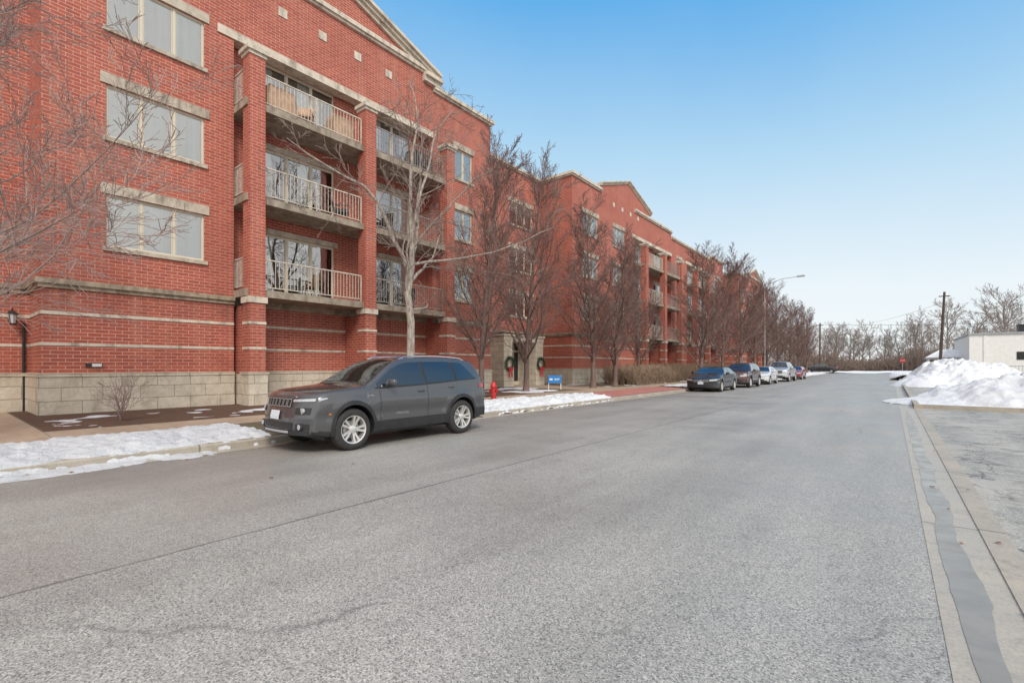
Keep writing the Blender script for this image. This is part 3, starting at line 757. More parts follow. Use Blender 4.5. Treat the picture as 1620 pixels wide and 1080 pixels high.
o=obj(f,'woodland',['twig_far']); tag(o,'far line of bare brown winter trees','trees',kind='stuff')
f=MB(); g=random.Random(5)
for k in range(9500):
    p=Vector((g.uniform(-90,80),g.uniform(134,158),-.1)); h=g.uniform(1.2,4.8)*(1+.3*math.sin(p.x*.3)); q=p+Vector((g.gauss(0,.5),g.gauss(0,.5),h))
    f.tube([p,q],[.07,.03],3)
    for j in range(3):
        s_=p.lerp(q,g.uniform(.3,.9)); f.tube([s_,s_+Vector((g.gauss(0,.7),g.gauss(0,.7),g.uniform(.2,1.2)))],[.045,.02],3)
o=obj(f,'undergrowth',['under']); tag(o,'tangled brown undergrowth below the far trees','undergrowth',kind='stuff')
for k,(x,y,h) in enumerate([(-22,128,.9),(9,133,1.0),(17,130,1.1),(26,132,1.05)]):
    if k==0: ft=top('bare_tree','tall bare brown tree at the edge of the woodland','tree',(x,y,0),group='trees at the woodland edge'); obj(vars_[3][0],'trunk',['bark_far'],ft); obj(vars_[3][1],'crown',['twig_far'],ft)
    else: copy_tree(ft,(x,y,0),k*1.3,(h,h,h*.95))

# ------------------------------------------------------------------ vehicles
def pchip(keys):
    xs=[k[0] for k in keys]; ys=[k[1] for k in keys]; n=len(xs)
    h=[xs[i+1]-xs[i] for i in range(n-1)]; d=[(ys[i+1]-ys[i])/h[i] for i in range(n-1)]
    m=[d[0]]+[0 if d[i-1]*d[i]<=0 else 2*d[i-1]*d[i]/(d[i-1]+d[i]) for i in range(1,n-1)]+[d[-1]]
    def f(x):
        if x<=xs[0]: return ys[0]
        if x>=xs[-1]: return ys[-1]
        i=0
        while x>xs[i+1]: i+=1
        t=(x-xs[i])/h[i]
        return ys[i]*(1+2*t)*(1-t)**2+m[i]*h[i]*t*(1-t)**2+ys[i+1]*t*t*(3-2*t)+m[i+1]*h[i]*t*t*(t-1)
    return f
class Car:
    def __init__(s,P):
        s.P=P; s.L=P['L']; s.W=P['W']/2
        s.zt=pchip(P['top']); s.bl=pchip(P['belt'])
        s.hw=pchip([(0,.93),(.35,.975),(1.0,1.0),(s.L-1.1,1.0),(s.L-.3,.965),(s.L,.92)])
        s.pf=pchip([(.15,.90),(.32,.965),(.50,.985),(.62,.980),(.76,1.0),(.86,1.0),(.93,.982),(1.15,.94),(1.4,.92)])
        s.k=P.get('k',.42); s.zb=pchip([(0,P['zb']+.05),(.5,P['zb']),(s.L-.6,P['zb']),(s.L,P['zb']+.1)])
        s.er=P.get('er',.11)
    def side(s,y,z):
        b=s.bl(y); w=s.W*s.hw(y)
        fl=0
        for wy in s.P['wheels']:
            r=math.hypot(y-wy,(z-s.P['wr']))
            if r<.62: fl=max(fl,.028*(1-(r/.62))**.5 if r>.36 else .018)
        if z<=b: return w*s.pf(z)+fl
        return w*s.pf(b)-s.k*(z-b)-.22*(z-b)**2+fl
    def D(s,x,y,z):
        u=min(1.05,abs(x)/s.W)
        f=max(0,1-y/.9)**2; g=max(0,1-(s.L-y)/.8)**2
        y2=y+s.P.get('nose',.26)*u**3*f+ s.P.get('rake',.10)*max(0,z-.62)*f
        y2-=.16*u**3*g+ .10*max(0,z-.5)*g
        return (x,y2,z)
    def zc(s,y): return s.zt(y)-s.er
    def xr(s,y): return s.side(y,s.zc(y))-.13
    def crown(s,y,t): return s.zt(y)-.025*t*t
    def section(s,y,scale=1):
        zb=s.zb(y); zt=s.zt(y); zc=s.zc(y); pts=[(0,zb),(.5*s.W,zb)]
        w0=s.side(y,zb+.07); pts+=[(w0*.93,zb),(w0*.985,zb+.025)]
        zs=zb+.07; b=s.bl(y)
        if b<zc-.02: zl=[zs+(b-zs)*i/14 for i in range(15)]+[b+(zc-b)*i/6 for i in range(1,7)]
        else: zl=[zs+(zc-zs)*i/20 for i in range(21)]
        pts+=[(s.side(y,z),z) for z in zl]
        xs=s.side(y,zc)
        for i in range(1,6):
            a=i/5*math.pi/2; pts.append((xs-.13*(1-math.cos(a)),zc+(s.er-.025)*math.sin(a)))
        for i in range(1,7):
            t=1-i/6; x=(xs-.13)*t; pts.append((x,s.crown(y,t)))
        c=(zb+zt)/2
        return [(x*scale,c+(z-c)*scale) for x,z in pts]
    def build_body(s):
        mb=MB(); rings=[]
        L=s.L; ys=[0,.012,.04]+[.05+(L-.1)*i/120 for i in range(1,120)]+[L-.05,L-.015,L]
        def ring(y,sc):
            h=s.section(y,sc); full=[(x,z) for x,z in h]+[(-x,z) for x,z in h[-2:0:-1]]
            return [s.D(x,y,z) for x,z in full]
        for sc in (.02,.3,.6,.85): rings.append(ring(0,sc))
        for i,y in enumerate(ys):
            sc=1
            if y<.001 or y>L-.001: sc=.965
            elif y<.02 or y>L-.02: sc=.988
            rings.append(ring(y,sc))
        for sc in (.85,.6,.3,.02): rings.append(ring(L,sc))
        n=len(rings[0])
        for r in rings: mb.v+=r
        for a in range(len(rings)-1):
            for c in range(n):
                mb.f.append((a*n+c,a*n+(c+1)%n,(a+1)*n+(c+1)%n,(a+1)*n+c)); mb.m.append(0)
        mb.f.append(tuple(range(n))[::-1]); mb.m.append(0)
        o0=(len(rings)-1)*n; mb.f.append(tuple(o0+i for i in range(n))); mb.m.append(0)
        me=mb.mesh('body',[s.paint],weld=True)
        body=bpy.data.objects.new('body',me); col.objects.link(body)
        cut=MB()
        for wy in s.P['wheels']:
            for sg in (-1,1):
                cut.cyl((sg*.50,wy,s.P['wr']+.02),(sg*1.3,wy,s.P['wr']+.02),s.P['wr']+.055,40)
        co=bpy.data.objects.new('cut',cut.mesh('cut',['black'],weld=True)); col.objects.link(co)
        md=body.modifiers.new('b','BOOLEAN'); md.operation='DIFFERENCE'; md.object=co; md.solver='EXACT'
        dg=bpy.context.evaluated_depsgraph_get(); me2=bpy.data.meshes.new_from_object(body.evaluated_get(dg))
        bpy.data.objects.remove(body); bpy.data.objects.remove(co)
        me2.polygons.foreach_set('use_smooth',[True]*len(me2.polygons)); me2.set_sharp_from_angle(angle=rad(32)); me2.name='body'
        return me2
    def side_panel(s,mb,y0,y1,zl,zu,off,ny=20,nz=5,sides=(1,-1),mat=0):
        for sg in sides:
            rows=[]
            for i in range(ny+1):
                y=y0+(y1-y0)*i/ny; a=zl(y) if callable(zl) else zl; b_=zu(y) if callable(zu) else zu
                if b_<a: b_=a
                rows.append([s.D(sg*(s.side(y,a+(b_-a)*j/nz)+off),y,a+(b_-a)*j/nz) for j in range(nz+1)])
            mb.grid(rows,mat,flip=(sg<0))
    def front_panel(s,mb,x0,x1,zl,zu,off,end=0,nx=10,nz=3,mat=0,sides=(1,)):
        for sg in sides:
            rows=[]
            for i in range(nx+1):
                x=x0+(x1-x0)*i/nx; a=zl(x) if callable(zl) else zl; b_=zu(x) if callable(zu) else zu
                rr=[]
                for j in range(nz+1):
                    z=a+(b_-a)*j/nz; p=s.D(sg*x,0 if not end else s.L,z); rr.append((p[0],p[1]+(off if end else -off),p[2]))
                rows.append(rr)
            mb.grid(rows,mat,flip=(sg>0)!=bool(end))
    def top_panel(s,mb,y0,y1,fx,off,ny=12,nx=12,mat=0):
        rows=[]
        for i in range(ny+1):
            y=y0+(y1-y0)*i/ny; w=s.xr(y)*fx
            rows.append([(lambda p:(p[0],p[1],p[2]+off))(s.D(w*(2*j/nx-1),y,s.crown(y,fx*(2*j/nx-1)))) for j in range(nx+1)])
        mb.grid(rows,mat)
def wheel_meshes(R,twin=True):
    w=.225; T=MB()
    pr=[(-w/2+.02,R*.62),(-w/2,R*.68),(-w/2-.004,R*.85),(-w/2+.02,R*.965),(-w/2+.05,R),(w/2-.05,R),(w/2-.02,R*.965),(w/2+.004,R*.85),(w/2,R*.68),(w/2-.02,R*.62)]
    T.lathe(pr,(0,0,0),'X',40)
    tm=T.mesh('tyre',['rubber'],smooth=True,angle=40)
    F=MB(); F.lathe([(w/2-.02,R*.66),(w/2+.004,R*.675),(w/2-.005,R*.62),(w/2-.06,R*.59),(-w/2+.03,R*.57),(-w/2+.02,R*.63)],(0,0,0),'X',40)
    for k in range(5):
        for off in ((-.20,.20) if twin else (0,)):
            a=k*2*math.pi/5+off; a0=k*2*math.pi/5+off*.9
            hw=.019 if twin else .045
            def P(r,t,x,aa): return (x,r*math.cos(aa)-t*math.sin(aa),r*math.sin(aa)+t*math.cos(aa))
            r0=R*.13; r1=R*.63
            A_=[P(r0,-hw*.9,w/2-.03,a0),P(r0,hw*.9,w/2-.03,a0),P(r0,hw*1.2,w/2-.075,a0),P(r0,-hw*1.2,w/2-.075,a0)]
            B_=[P(r1,-hw,w/2-.006,a),P(r1,hw,w/2-.006,a),P(r1,hw*1.2,w/2-.06,a),P(r1,-hw*1.2,w/2-.06,a)]
            F.prism(A_,B_)
    F.lathe([(w/2-.075,R*.2),(w/2-.02,R*.19),(w/2-.012,R*.12),(w/2-.008,0.001)],(0,0,0),'X',20)
    rm=F.mesh('rim',['alloy'],smooth=True,angle=30)
    B=MB(); B.lathe([(w/2-.10,R*.59),(w/2-.10,.01)],(0,0,0),'X',24); B.lathe([(w/2-.095,R*.42),(w/2-.09,R*.42),(w/2-.09,R*.2)],(0,0,0),'X',24,1)
    return tm,rm,B.mesh('brake_disc',['black','steel'])
def make_car(P,paintc,label,loc,rz=0,cat='car',metal=.5,group='cars parked along the kerb'):
    c=Car(P); c.paint=paint('car_paint_'+P['n'],paintc,metal); M['p_'+P['n']]=c.paint; PK='p_'+P['n']
    e=top(P['name'],label,cat,loc,rz,group=group)
    body=link(c.build_body(),'body',e); body.data.materials.clear(); body.data.materials.append(c.paint); body.data.materials.append(M['black'])
    clad=P.get('clad',True)
    for p in body.data.polygons:
        ce=p.center; p.material_index=0
        for wy in P['wheels']:
            if math.hypot(ce.y-wy,ce.z-P['wr']-.02)<P['wr']+.06 and .49<abs(ce.x) and (abs(p.normal.x)<.35 or abs(ce.x)<.52): p.material_index=1
        if ce.z<P['zb']+.04 or (clad and ce.z<P['zb']+.12): p.material_index=1
    L=c.L; R=P['wr']
    ms=wheel_meshes(R,P.get('twin',True))
    for wy in P['wheels']:
        for sg in (-1,1):
            w=bpy.data.objects.new('wheel',None); col.objects.link(w); w.parent=e; w.location=(sg*(c.W-.115),wy,R); w.rotation_euler=(0,0,0 if sg>0 else math.pi)
            for me,nm in zip(ms,('tyre','rim','brake_disc')): link(me,nm,w)
    for sg in (1,-1):
        cl=MB()
        if clad:
            for wy in P['wheels']:
                rows=[]
                for i in range(33):
                    a=-.32+(math.pi+.64)*i/32; row=[]
                    for (rr,off) in ((R+.045,.0),(R+.05,.022),(R+.115,.020),(R+.125,.0)):
                        y=wy+rr*math.cos(a); z=max(c.zb(y)+.01,R+.02+rr*math.sin(a))
                        row.append(c.D(sg*(c.side(y,z)+off),y,z))
                    rows.append(row)
                cl.grid(rows,0,flip=(sg>0))
            c.side_panel(cl,P['wheels'][0]+R+.1,P['wheels'][1]-R-.1,P['zb']+.02,P['zb']+.20,.018,sides=(sg,))
            c.side_panel(cl,P['wheels'][1]+R+.1,L-.05,P['zb']+.08,P['zb']+.28,.014,sides=(sg,))
        else: c.side_panel(cl,P['wheels'][0]+R+.1,P['wheels'][1]-R-.1,P['zb']+.02,P['zb']+.09,.012,sides=(sg,))
        obj(cl,'cladding',['black'],e,smooth=True)
    cl=MB(); c.front_panel(cl,-.80,.80,P['zb']+.06,P['zb']+.14,.012,nx=24); obj(cl,'bumper_trim',['black'],e,smooth=True)
    cl=MB(); c.front_panel(cl,-.78,.78,P['zb']+.12,P['zb']+.3,.012,end=1,nx=24); obj(cl,'bumper_trim',['black'],e,smooth=True)
    zu=lambda y:c.zt(y)-P.get('pil',.125)
    for (a,b_,sl0,sl1) in P['sw']:
        zl=lambda y:c.bl(y)+.035
        def zuu(y,a=a,b_=b_,sl0=sl0,sl1=sl1):
            z=zu(y)
            if sl1: z=min(z,zl(y)+max(0,(b_-y))*sl1)
            if sl0: z=min(z,zl(y)+max(0,(y-a))*sl0)
            return z
        for sg in (1,-1):
            g=MB(); c.side_panel(g,a,b_,zl,zuu,.006,ny=24,sides=(sg,)); obj(g,'side_window',['autoglass'],e,smooth=True)
    ya=P['sw'][0][0]; yb=P['sw'][-1][1]
    for sg in (1,-1):
        g=MB(); c.side_panel(g,ya+.05,yb-.05,lambda y:c.bl(y)+.03,lambda y:max(c.bl(y)+.03,min(zu(y),c.bl(y)+.03+max(0,yb-.05-y)*(P['sw'][-1][3] or 9))),.003,ny=50,sides=(sg,)); obj(g,'window_pillar_trim',['black'],e)
        g=MB(); c.side_panel(g,ya-.05,yb+.02,lambda y:c.bl(y)+.014,lambda y:c.bl(y)+.034,.010,ny=40,sides=(sg,)); obj(g,'window_trim',['black'],e)
    g=MB(); c.top_panel(g,*P['ws'],1.0,.007); obj(g,'windshield',['autoglass'],e,smooth=True)
    g=MB(); c.top_panel(g,*P['rw'],.98,.007); obj(g,'rear_window',['autoglass'],e,smooth=True)
    def arch(y,base,extra):
        z=base
        for wy in P['wheels']:
            q=(R+.125+extra)**2-(y-wy)**2
            if q>0: z=max(z,R+.02+math.sqrt(q))
        return z
    for (a,b_) in P['doors']:
        for sg in (1,-1):
            dn=bpy.data.objects.new('door',None); col.objects.link(dn); dn.parent=e
            zl=P['zb']+.20
            sm=MB(); c.side_panel(sm,a,b_,lambda y:arch(y,zl,0),lambda y:c.bl(y)+.005,.0025,ny=30,nz=12,sides=(sg,)); obj(sm,'door_seam',['black'],dn)
            d=MB(); c.side_panel(d,a+.006,b_-.006,lambda y:arch(y,zl,0)+.006,lambda y:c.bl(y)-.002,.0055,ny=30,nz=16,sides=(sg,)); obj(d,'door_panel',[PK],dn,smooth=True)
            h=MB(); yy=b_-.15; zz=c.bl(yy)-.11; x=c.side(yy,zz)
            h.tube([Vector((sg*(x+.005),yy-.10,zz)),Vector((sg*(x+.038),yy-.07,zz+.004)),Vector((sg*(x+.038),yy+.05,zz+.006)),Vector((sg*(x+.005),yy+.08,zz+.006))],[.014]*4,6)
            obj(h,'handle',[PK],dn,smooth=True)
    for sg in (1,-1):
        y=P['ws'][0]+.38; z=c.bl(y)+.09; x=c.side(y,z)
        m_=MB(); rows=[]
        for i in range(13):
            t=i/12; a=math.pi*t; rr=math.sin(a)**.35 if 0<t<1 else .02
            def sq(v): return math.copysign(abs(v)**.6,v)
            rows.append([(sg*(x+.06+.20*(1-math.cos(a))/2),y-.02+.05*rr*sq(math.cos(b_))+.05*t,z+.02+.068*rr*sq(math.sin(b_))) for b_ in [2*math.pi*j/16 for j in range(17)]])
        m_.grid(rows); obj(m_,'mirror',[PK],e,smooth=True,angle=80)
        m_=MB(); m_.box(min(sg*(x-.03),sg*(x+.1)),max(sg*(x-.03),sg*(x+.1)),y-.03,y+.03,z-.08,z-.03); obj(m_,'mirror_arm',['black'],e)
    if P.get('rails'):
        for sg in (1,-1):
            r=MB(); pts=[]
            a,b_=P['rails']
            for i in range(13):
                y=a+(b_-a)*i/12; x=c.xr(y)+.03; off=.03 if 0<i<12 else -.01
                pts.append(Vector((sg*x,y,c.zt(y)-.03+off)))
            r.tube(pts,[.014]*13,6); obj(r,'roof_rail',['chrome'],e,smooth=True)
    F=P['front']
    for (x0,x1,z0,z1,z2,z3) in F['lamps']:
        for sg in (1,-1):
            hl=MB(); c.front_panel(hl,x0,x1,lambda x:z0+(z2-z0)*(x-x0)/(x1-x0),lambda x:z1+(z3-z1)*(x-x0)/(x1-x0),.014,sides=(sg,),nz=3); obj(hl,'headlight',['lamp'],e,smooth=True)
    if F.get('wrap'):
        y0,y1,z0,z1=F['wrap']
        for sg in (1,-1):
            w=MB(); c.side_panel(w,y0,y1,lambda y:z0+(z1-z0)*(y-y0)/(y1-y0)*.9,lambda y:z1+.01,.008,ny=8,sides=(sg,)); obj(w,'headlight',['lamp'],e,smooth=True)
    gr=MB(); x0,x1,z0,z1=F['grille']; c.front_panel(gr,x0,x1,z0,z1,.006,nx=24); obj(gr,'grille',['black'],e)
    gr=MB(); x0,x1,z0_,z1_=F['intake']; c.front_panel(gr,x0,x1,z0_,z1_,.011,nx=24); obj(gr,'air_intake',['black'],e)
    ch=MB(); x0,x1,z0,z1=F['grille']
    if F.get('slots'):
        n=F['slots']; w=(x1-x0)/n
        for k in range(n):
            a=x0+w*k+.014; b_=x0+w*(k+1)-.014; t=.009
            for (p,q,r,s_) in ((a,a+t,z0,z1),(b_-t,b_,z0,z1),(a+t,b_-t,z0,z0+t),(a+t,b_-t,z1-t,z1)): c.front_panel(ch,p,q,r,s_,.020,nx=3,nz=2)
            if k<n-1: c.front_panel(ch,b_,x0+w*(k+1)+.014,z0-.01,z1+.01,.014,nx=2,nz=2,mat=1)
    else:
        for k in range(3):
            z=z0+(z1-z0)*(k+.5)/3; c.front_panel(ch,x0,x1,z-.008,z+.008,.016,nx=20,nz=1)
        c.front_panel(ch,-.06,.06,(z0+z1)/2-.035,(z0+z1)/2+.035,.022,nx=4)
    obj(ch,'grille_trim',['satin',PK],e)
    pl=MB(); pz=F.get('plate',.5); c.front_panel(pl,-.155,.155,pz,pz+.15,.024,nx=4); obj(pl,'number_plate',['plate'],e)
    for (x,z,r) in F.get('fogs',[]):
        for sg in (1,-1):
            g=MB(); p=c.D(sg*x,0,z); g.cyl((p[0],p[1]+.03,z),(p[0],p[1]-.03,z),r*1.35,16); obj(g,'lamp_housing',['black'],e)
            g=MB(); g.cyl((p[0],p[1]-.02,z),(p[0],p[1]-.036,z),r,16); obj(g,'fog_lamp',['lamp'],e)
    x0,x1,z0,z1=P['tail']
    for sg in (1,-1):
        g=MB(); c.front_panel(g,x0,x1,z0,z1,.012,end=1,sides=(sg,)); c.side_panel(g,L-.30,L-.02,z0+.02,z1,.009,ny=6,sides=(sg,)); obj(g,'tail_light',['redlens'],e,smooth=True)
        g=MB(); c.side_panel(g,.36,.43,.66,.685,.010,ny=3,nz=1,sides=(sg,)); obj(g,'side_marker',['amber'],e)
    g=MB(); g.box(-.7,.7,.5,L-.5,P['zb']-.06,P['zb']+.01); obj(g,'underbody',['black'],e)
    return c,e
def text_part(txt,size,parent,loc,mat,name='lettering'):
    cu=bpy.data.curves.new('t','FONT'); cu.body=txt; cu.size=size; cu.extrude=.003; cu.space_character=1.15
    t=bpy.data.objects.new('t',cu); col.objects.link(t); dg=bpy.context.evaluated_depsgraph_get()
    me=bpy.data.meshes.new_from_object(t.evaluated_get(dg)); bpy.data.objects.remove(t)
    me.transform(Matrix(((0,0,1,0),(1,0,0,0),(0,1,0,0),(0,0,0,1)))); me.materials.clear(); me.materials.append(M[mat])
    return link(me,name,parent,loc)

SUV=dict(n='grey',name='parked_car',L=4.62,W=1.88,zb=.27,wr=.37,wheels=(.93,3.65),k=.44,nose=.30,rake=.25,er=.09,pil=.115,
 top=[(0,.97),(.06,1.02),(.4,1.08),(.9,1.125),(1.22,1.16),(1.36,1.23),(2.02,1.60),(2.35,1.68),(3.2,1.70),(3.95,1.66),(4.22,1.61),(4.34,1.51),(4.50,1.22),(4.62,1.10)],
 belt=[(0,1.0),(1.3,1.06),(2.5,1.10),(3.6,1.16),(4.62,1.20)],
 sw=[(1.46,2.62,0,0),(2.69,3.47,0,0),(3.54,4.19,0,.95)],ws=(1.31,2.06),rw=(4.28,4.50),doors=[(1.50,2.66),(2.66,3.52)],rails=(2.2,4.05),
 front=dict(lamps=[(.45,.84,.885,.925,.90,.945)],grille=(-.43,.43,.80,.935),slots=7,intake=(-.50,.50,.43,.54),plate=.58,fogs=[(.66,.47,.045)],wrap=(.01,.30,.90,.94)),
 tail=(.5,.84,.98,1.08))
c1,j=make_car(SUV,(.085,.085,.09),'dark grey compact SUV with silver wheels parked at the kerb',(-8.36,3.87,0),metal=.45)
zz=.60; text_part('CHEROKEE',.055,j,(c1.side(1.75,zz)+.010,1.85,zz-.03),'chrome')
text_part('Jeep',.06,j,(c1.side(1.3,.93)+.004,1.24,.94),'chrome','emblem')
for sg in (1,-1):
    g=MB(); c1.front_panel(g,.54,.80,.68,.79,.008,sides=(sg,)); obj(g,'lamp_surround',['black'],j)
    g=MB(); c1.front_panel(g,.56,.80,.42,.52,.009,sides=(sg,)); obj(g,'fog_lamp_surround',['black'],j)
    g=MB(); p=c1.D(sg*.66,0,.735); g.cyl((p[0],p[1]+.02,.735),(p[0],p[1]-.018,.735),.05,16); obj(g,'headlight',['lamp'],j)
g=MB(); c1.front_panel(g,-.42,.42,.36,.40,.018,nx=16); obj(g,'skid_strip',['satin'],j)

SEDAN=dict(n='black',name='parked_car',L=4.75,W=1.82,zb=.20,wr=.33,wheels=(.92,3.68),k=.50,clad=False,
 top=[(0,.72),(.12,.80),(.6,.92),(1.15,.99),(1.35,1.03),(2.15,1.40),(2.7,1.45),(3.3,1.42),(4.0,1.13),(4.3,1.06),(4.65,1.03),(4.75,.95)],
 belt=[(0,.78),(1.3,.93),(3.0,.97),(4.75,1.02)],pil=.12,
 sw=[(1.62,2.58,0,0),(2.66,3.70,0,.9)],ws=(1.36,2.10),rw=(3.40,3.98),doors=[(1.52,2.62),(2.62,3.55)],
 front=dict(lamps=[(.46,.84,.62,.70,.65,.75)],grille=(-.42,.42,.56,.70),intake=(-.6,.6,.27,.42),plate=.44,wrap=(.03,.35,.66,.745)),
 tail=(.45,.83,.80,.93))
make_car(SEDAN,(.02,.021,.024),'black sedan parked at the kerb',(-8.42,27.6,0))
SUV2=dict(SUV); SUV2.update(n='maroon',clad=True,front=dict(lamps=[(.46,.84,.74,.84,.78,.90)],grille=(-.42,.42,.66,.86),intake=(-.6,.6,.36,.5),plate=.5,wrap=(.03,.35,.80,.89)),twin=False)
make_car(SUV2,(.085,.035,.03),'dark brown SUV parked at the kerb',(-8.4,34.4,0))
S3=dict(SEDAN); S3['n']='white'; make_car(S3,(.68,.69,.70),'white sedan parked at the kerb',(-8.4,41.3,0),metal=.1)
PICK=dict(n='silver',name='parked_truck',L=5.8,W=2.0,zb=.38,wr=.39,wheels=(1.05,4.65),k=.38,clad=False,
 top=[(0,1.02),(.08,1.12),(.6,1.22),(1.35,1.27),(1.5,1.33),(2.1,1.80),(2.6,1.87),(3.6,1.86),(3.85,1.80),(4.0,1.32),(4.1,1.24),(5.7,1.26),(5.8,1.18)],
 belt=[(0,1.08),(1.4,1.17),(5.8,1.2)],pil=.13,
 sw=[(1.68,2.62,0,0),(2.70,3.70,0,0)],ws=(1.50,2.12),rw=(3.86,3.98),doors=[(1.6,2.66),(2.66,3.78)],
 front=dict(lamps=[(.58,.88,.84,1.0,.84,1.0)],grille=(-.55,.55,.78,1.04),intake=(-.6,.6,.46,.58),plate=.58,wrap=(.03,.22,.86,1.0)),
 tail=(.80,.93,.85,1.15),twin=False)
make_car(PICK,(.50,.52,.54),'silver pickup truck parked at the kerb',(-8.35,49.3,0),cat='truck',metal=.4)
S4=dict(SEDAN); S4['n']='red'; make_car(S4,(.28,.012,.015),'red sedan parked at the kerb',(-8.4,58.5,0),metal=.2)
P2=dict(PICK); P2['n']='charcoal'; P2['name']='truck'; make_car(P2,(.03,.03,.033),'charcoal pickup truck crossing the end of the street',(-13.6,110,0),rz=-math.pi/2,cat='truck',group=None)
S5=dict(SUV2); S5['n']='blue'; make_car(S5,(.03,.07,.13),'dark blue SUV parked beside the white building',(13.5,76,0),rz=-math.pi/2+.2,group=None)

# ------------------------------------------------------------------ street furniture
hy=top('fire_hydrant','red fire hydrant standing in the snowy verge','fire hydrant',(-11.6,13.4,.17))
f=MB(); f.lathe([(0,.0),(0,.16),(.04,.16),(.05,.10),(.50,.095),(.51,.125),(.55,.125),(.56,.115),(.66,.085),(.72,.04),(.73,.0)],(0,0,0),n=20); obj(f,'barrel',['hydrant'],hy,smooth=True)
f=MB(); f.cyl((0,0,.72),(0,0,.78),.025,5); obj(f,'operating_nut',['hydrant'],hy)
for a in (0,math.pi/2,math.pi):
    f=MB(); d=Vector((math.cos(a),math.sin(a),0)); z=Vector((0,0,.40)); r=.065 if a==math.pi/2 else .05
    f.cyl(d*.08+z,d*.16+z,r,14); f.cyl(d*.16+z,d*.185+z,r*1.15,8); f.cyl(d*.185+z,d*.21+z,.018,5); obj(f,'outlet',['hydrant'],hy)
sg=top('lawn_sign','small blue sign with white band on two posts','sign',(-14.3,21.6,.2),rad(34))
f=MB(); f.box(-.36,.36,-.012,.012,.34,.76); obj(f,'panel',['blue'],sg)
f=MB(); f.box(-.28,-.12,-.018,-.0125,.50,.60); f.box(-.04,.28,-.018,-.0125,.56,.59); f.box(-.04,.22,-.018,-.0125,.50,.52); obj(f,'emblem',['white'],sg)
for x in (-.33,.33): f=MB(); f.box(x-.02,x+.02,.013,.05,0,.78); obj(f,'post',['white'],sg)
def lamp(x,y,label,sgn=1):
    e=top('street_lamp',label,'street lamp',(x,y,.13))
    f=MB(); f.cyl((0,0,0),(0,0,.4),.16,12,r2=.13); f.tube([Vector((0,0,.3)),Vector((0,0,6)),Vector((0,0,9.6))],[.09,.065,.05],10); obj(f,'pole',['steel'],e,smooth=True)
    f=MB(); f.tube([Vector((0,0,9.0)),Vector((.6*sgn,0,9.9)),Vector((1.6*sgn,0,10.2)),Vector((3.0*sgn,0,10.28))],[.04,.035,.03,.027],8); obj(f,'arm',['steel'],e,smooth=True)
    f=MB(); f.box(min(2.9*sgn,3.6*sgn),max(2.9*sgn,3.6*sgn),-.14,.14,10.23,10.33); f.prism([(2.9*sgn,-.1,10.329),(3.6*sgn,-.1,10.329),(3.6*sgn,.1,10.329),(2.9*sgn,.1,10.329)],[(3.0*sgn,-.05,10.40),(3.5*sgn,-.05,10.38),(3.5*sgn,.05,10.38),(3.0*sgn,.05,10.40)]); obj(f,'lamp_head',['steel'],e)
lamp(-10.3,55,'grey steel street lamp with long arm over the road')
def upole(x,y,H,lean,label):
    e=top('utility_pole',label,'utility pole',(x,y,-.05),group='utility poles')
    tp=Vector((lean[0],lean[1],H))
    f=MB(); f.tube([Vector((0,0,0)),tp*.5,tp],[.19,.165,.13],10,cap=True); obj(f,'pole',['wood'],e,smooth=True)
    q=tp*.95; w=.55
    f=MB(); f.prism([(q.x-w,q.y-.06,q.z-.06),(q.x-w,q.y+.06,q.z-.06),(q.x-w,q.y+.06,q.z+.06),(q.x-w,q.y-.06,q.z+.06)],[(q.x+w,q.y-.06,q.z-.06),(q.x+w,q.y+.06,q.z-.06),(q.x+w,q.y+.06,q.z+.06),(q.x+w,q.y-.06,q.z+.06)]); obj(f,'crossarm',['wood'],e)
    return Vector((x,y,0))+q
qa=upole(4.95,84,11.2,(.5,0,),'dark leaning wooden utility pole near the white building')
qb=upole(-11.8,118.5,10.5,(.1,0),'dark wooden utility pole past the cross street')
qc=upole(60,120,10.5,(0,0),'dark wooden utility pole past the cross street')
qd=upole(-70,119,10.5,(0,0),'dark wooden utility pole past the cross street')
def wire(a,b,sag,r=.014):
    f=MB(); f.tube([a.lerp(b,t/16)-Vector((0,0,sag*4*(t/16)*(1-t/16))) for t in range(17)],[r]*17,3); o=obj(f,'power_line',['black']); tag(o,'thin black overhead power line between poles','power line',group='overhead power lines')
for dx in (-.45,.45):
    wire(qb+Vector((dx,0,.1)),qc+Vector((dx,0,.1)),1.2); wire(qd+Vector((dx,0,.1)),qb+Vector((dx,0,.1)),1.1)
wire(qb+Vector((0,0,-.8)),qa+Vector((0,0,-.8)),.9)
st=top('stop_sign','red octagonal stop sign on a steel post','sign',(1.5,104,.0),rad(0))
f=MB(); f.box(-.03,.03,.01,.05,0,2.5); obj(f,'post',['steel'],st)
f=MB(); f.prism([(.38*math.cos(a),-.012,2.35+.38*math.sin(a)) for a in [math.pi/8+k*math.pi/4 for k in range(8)]],[(.38*math.cos(a),.008,2.35+.38*math.sin(a)) for a in [math.pi/8+k*math.pi/4 for k in range(8)]]); obj(f,'panel',['signred'],st)
cu=bpy.data.curves.new('t','FONT'); cu.body='STOP'; cu.size=.26; cu.align_x='CENTER'; t=bpy.data.objects.new('t',cu); col.objects.link(t)
me=bpy.data.meshes.new_from_object(t.evaluated_get(bpy.context.evaluated_depsgraph_get())); bpy.data.objects.remove(t)
me.transform(Matrix(((1,0,0,0),(0,0,-1,0),(0,1,0,0),(0,0,0,1)))); me.materials.clear(); me.materials.append(M['white']); link(me,'lettering',st,(0,-.02,2.26))

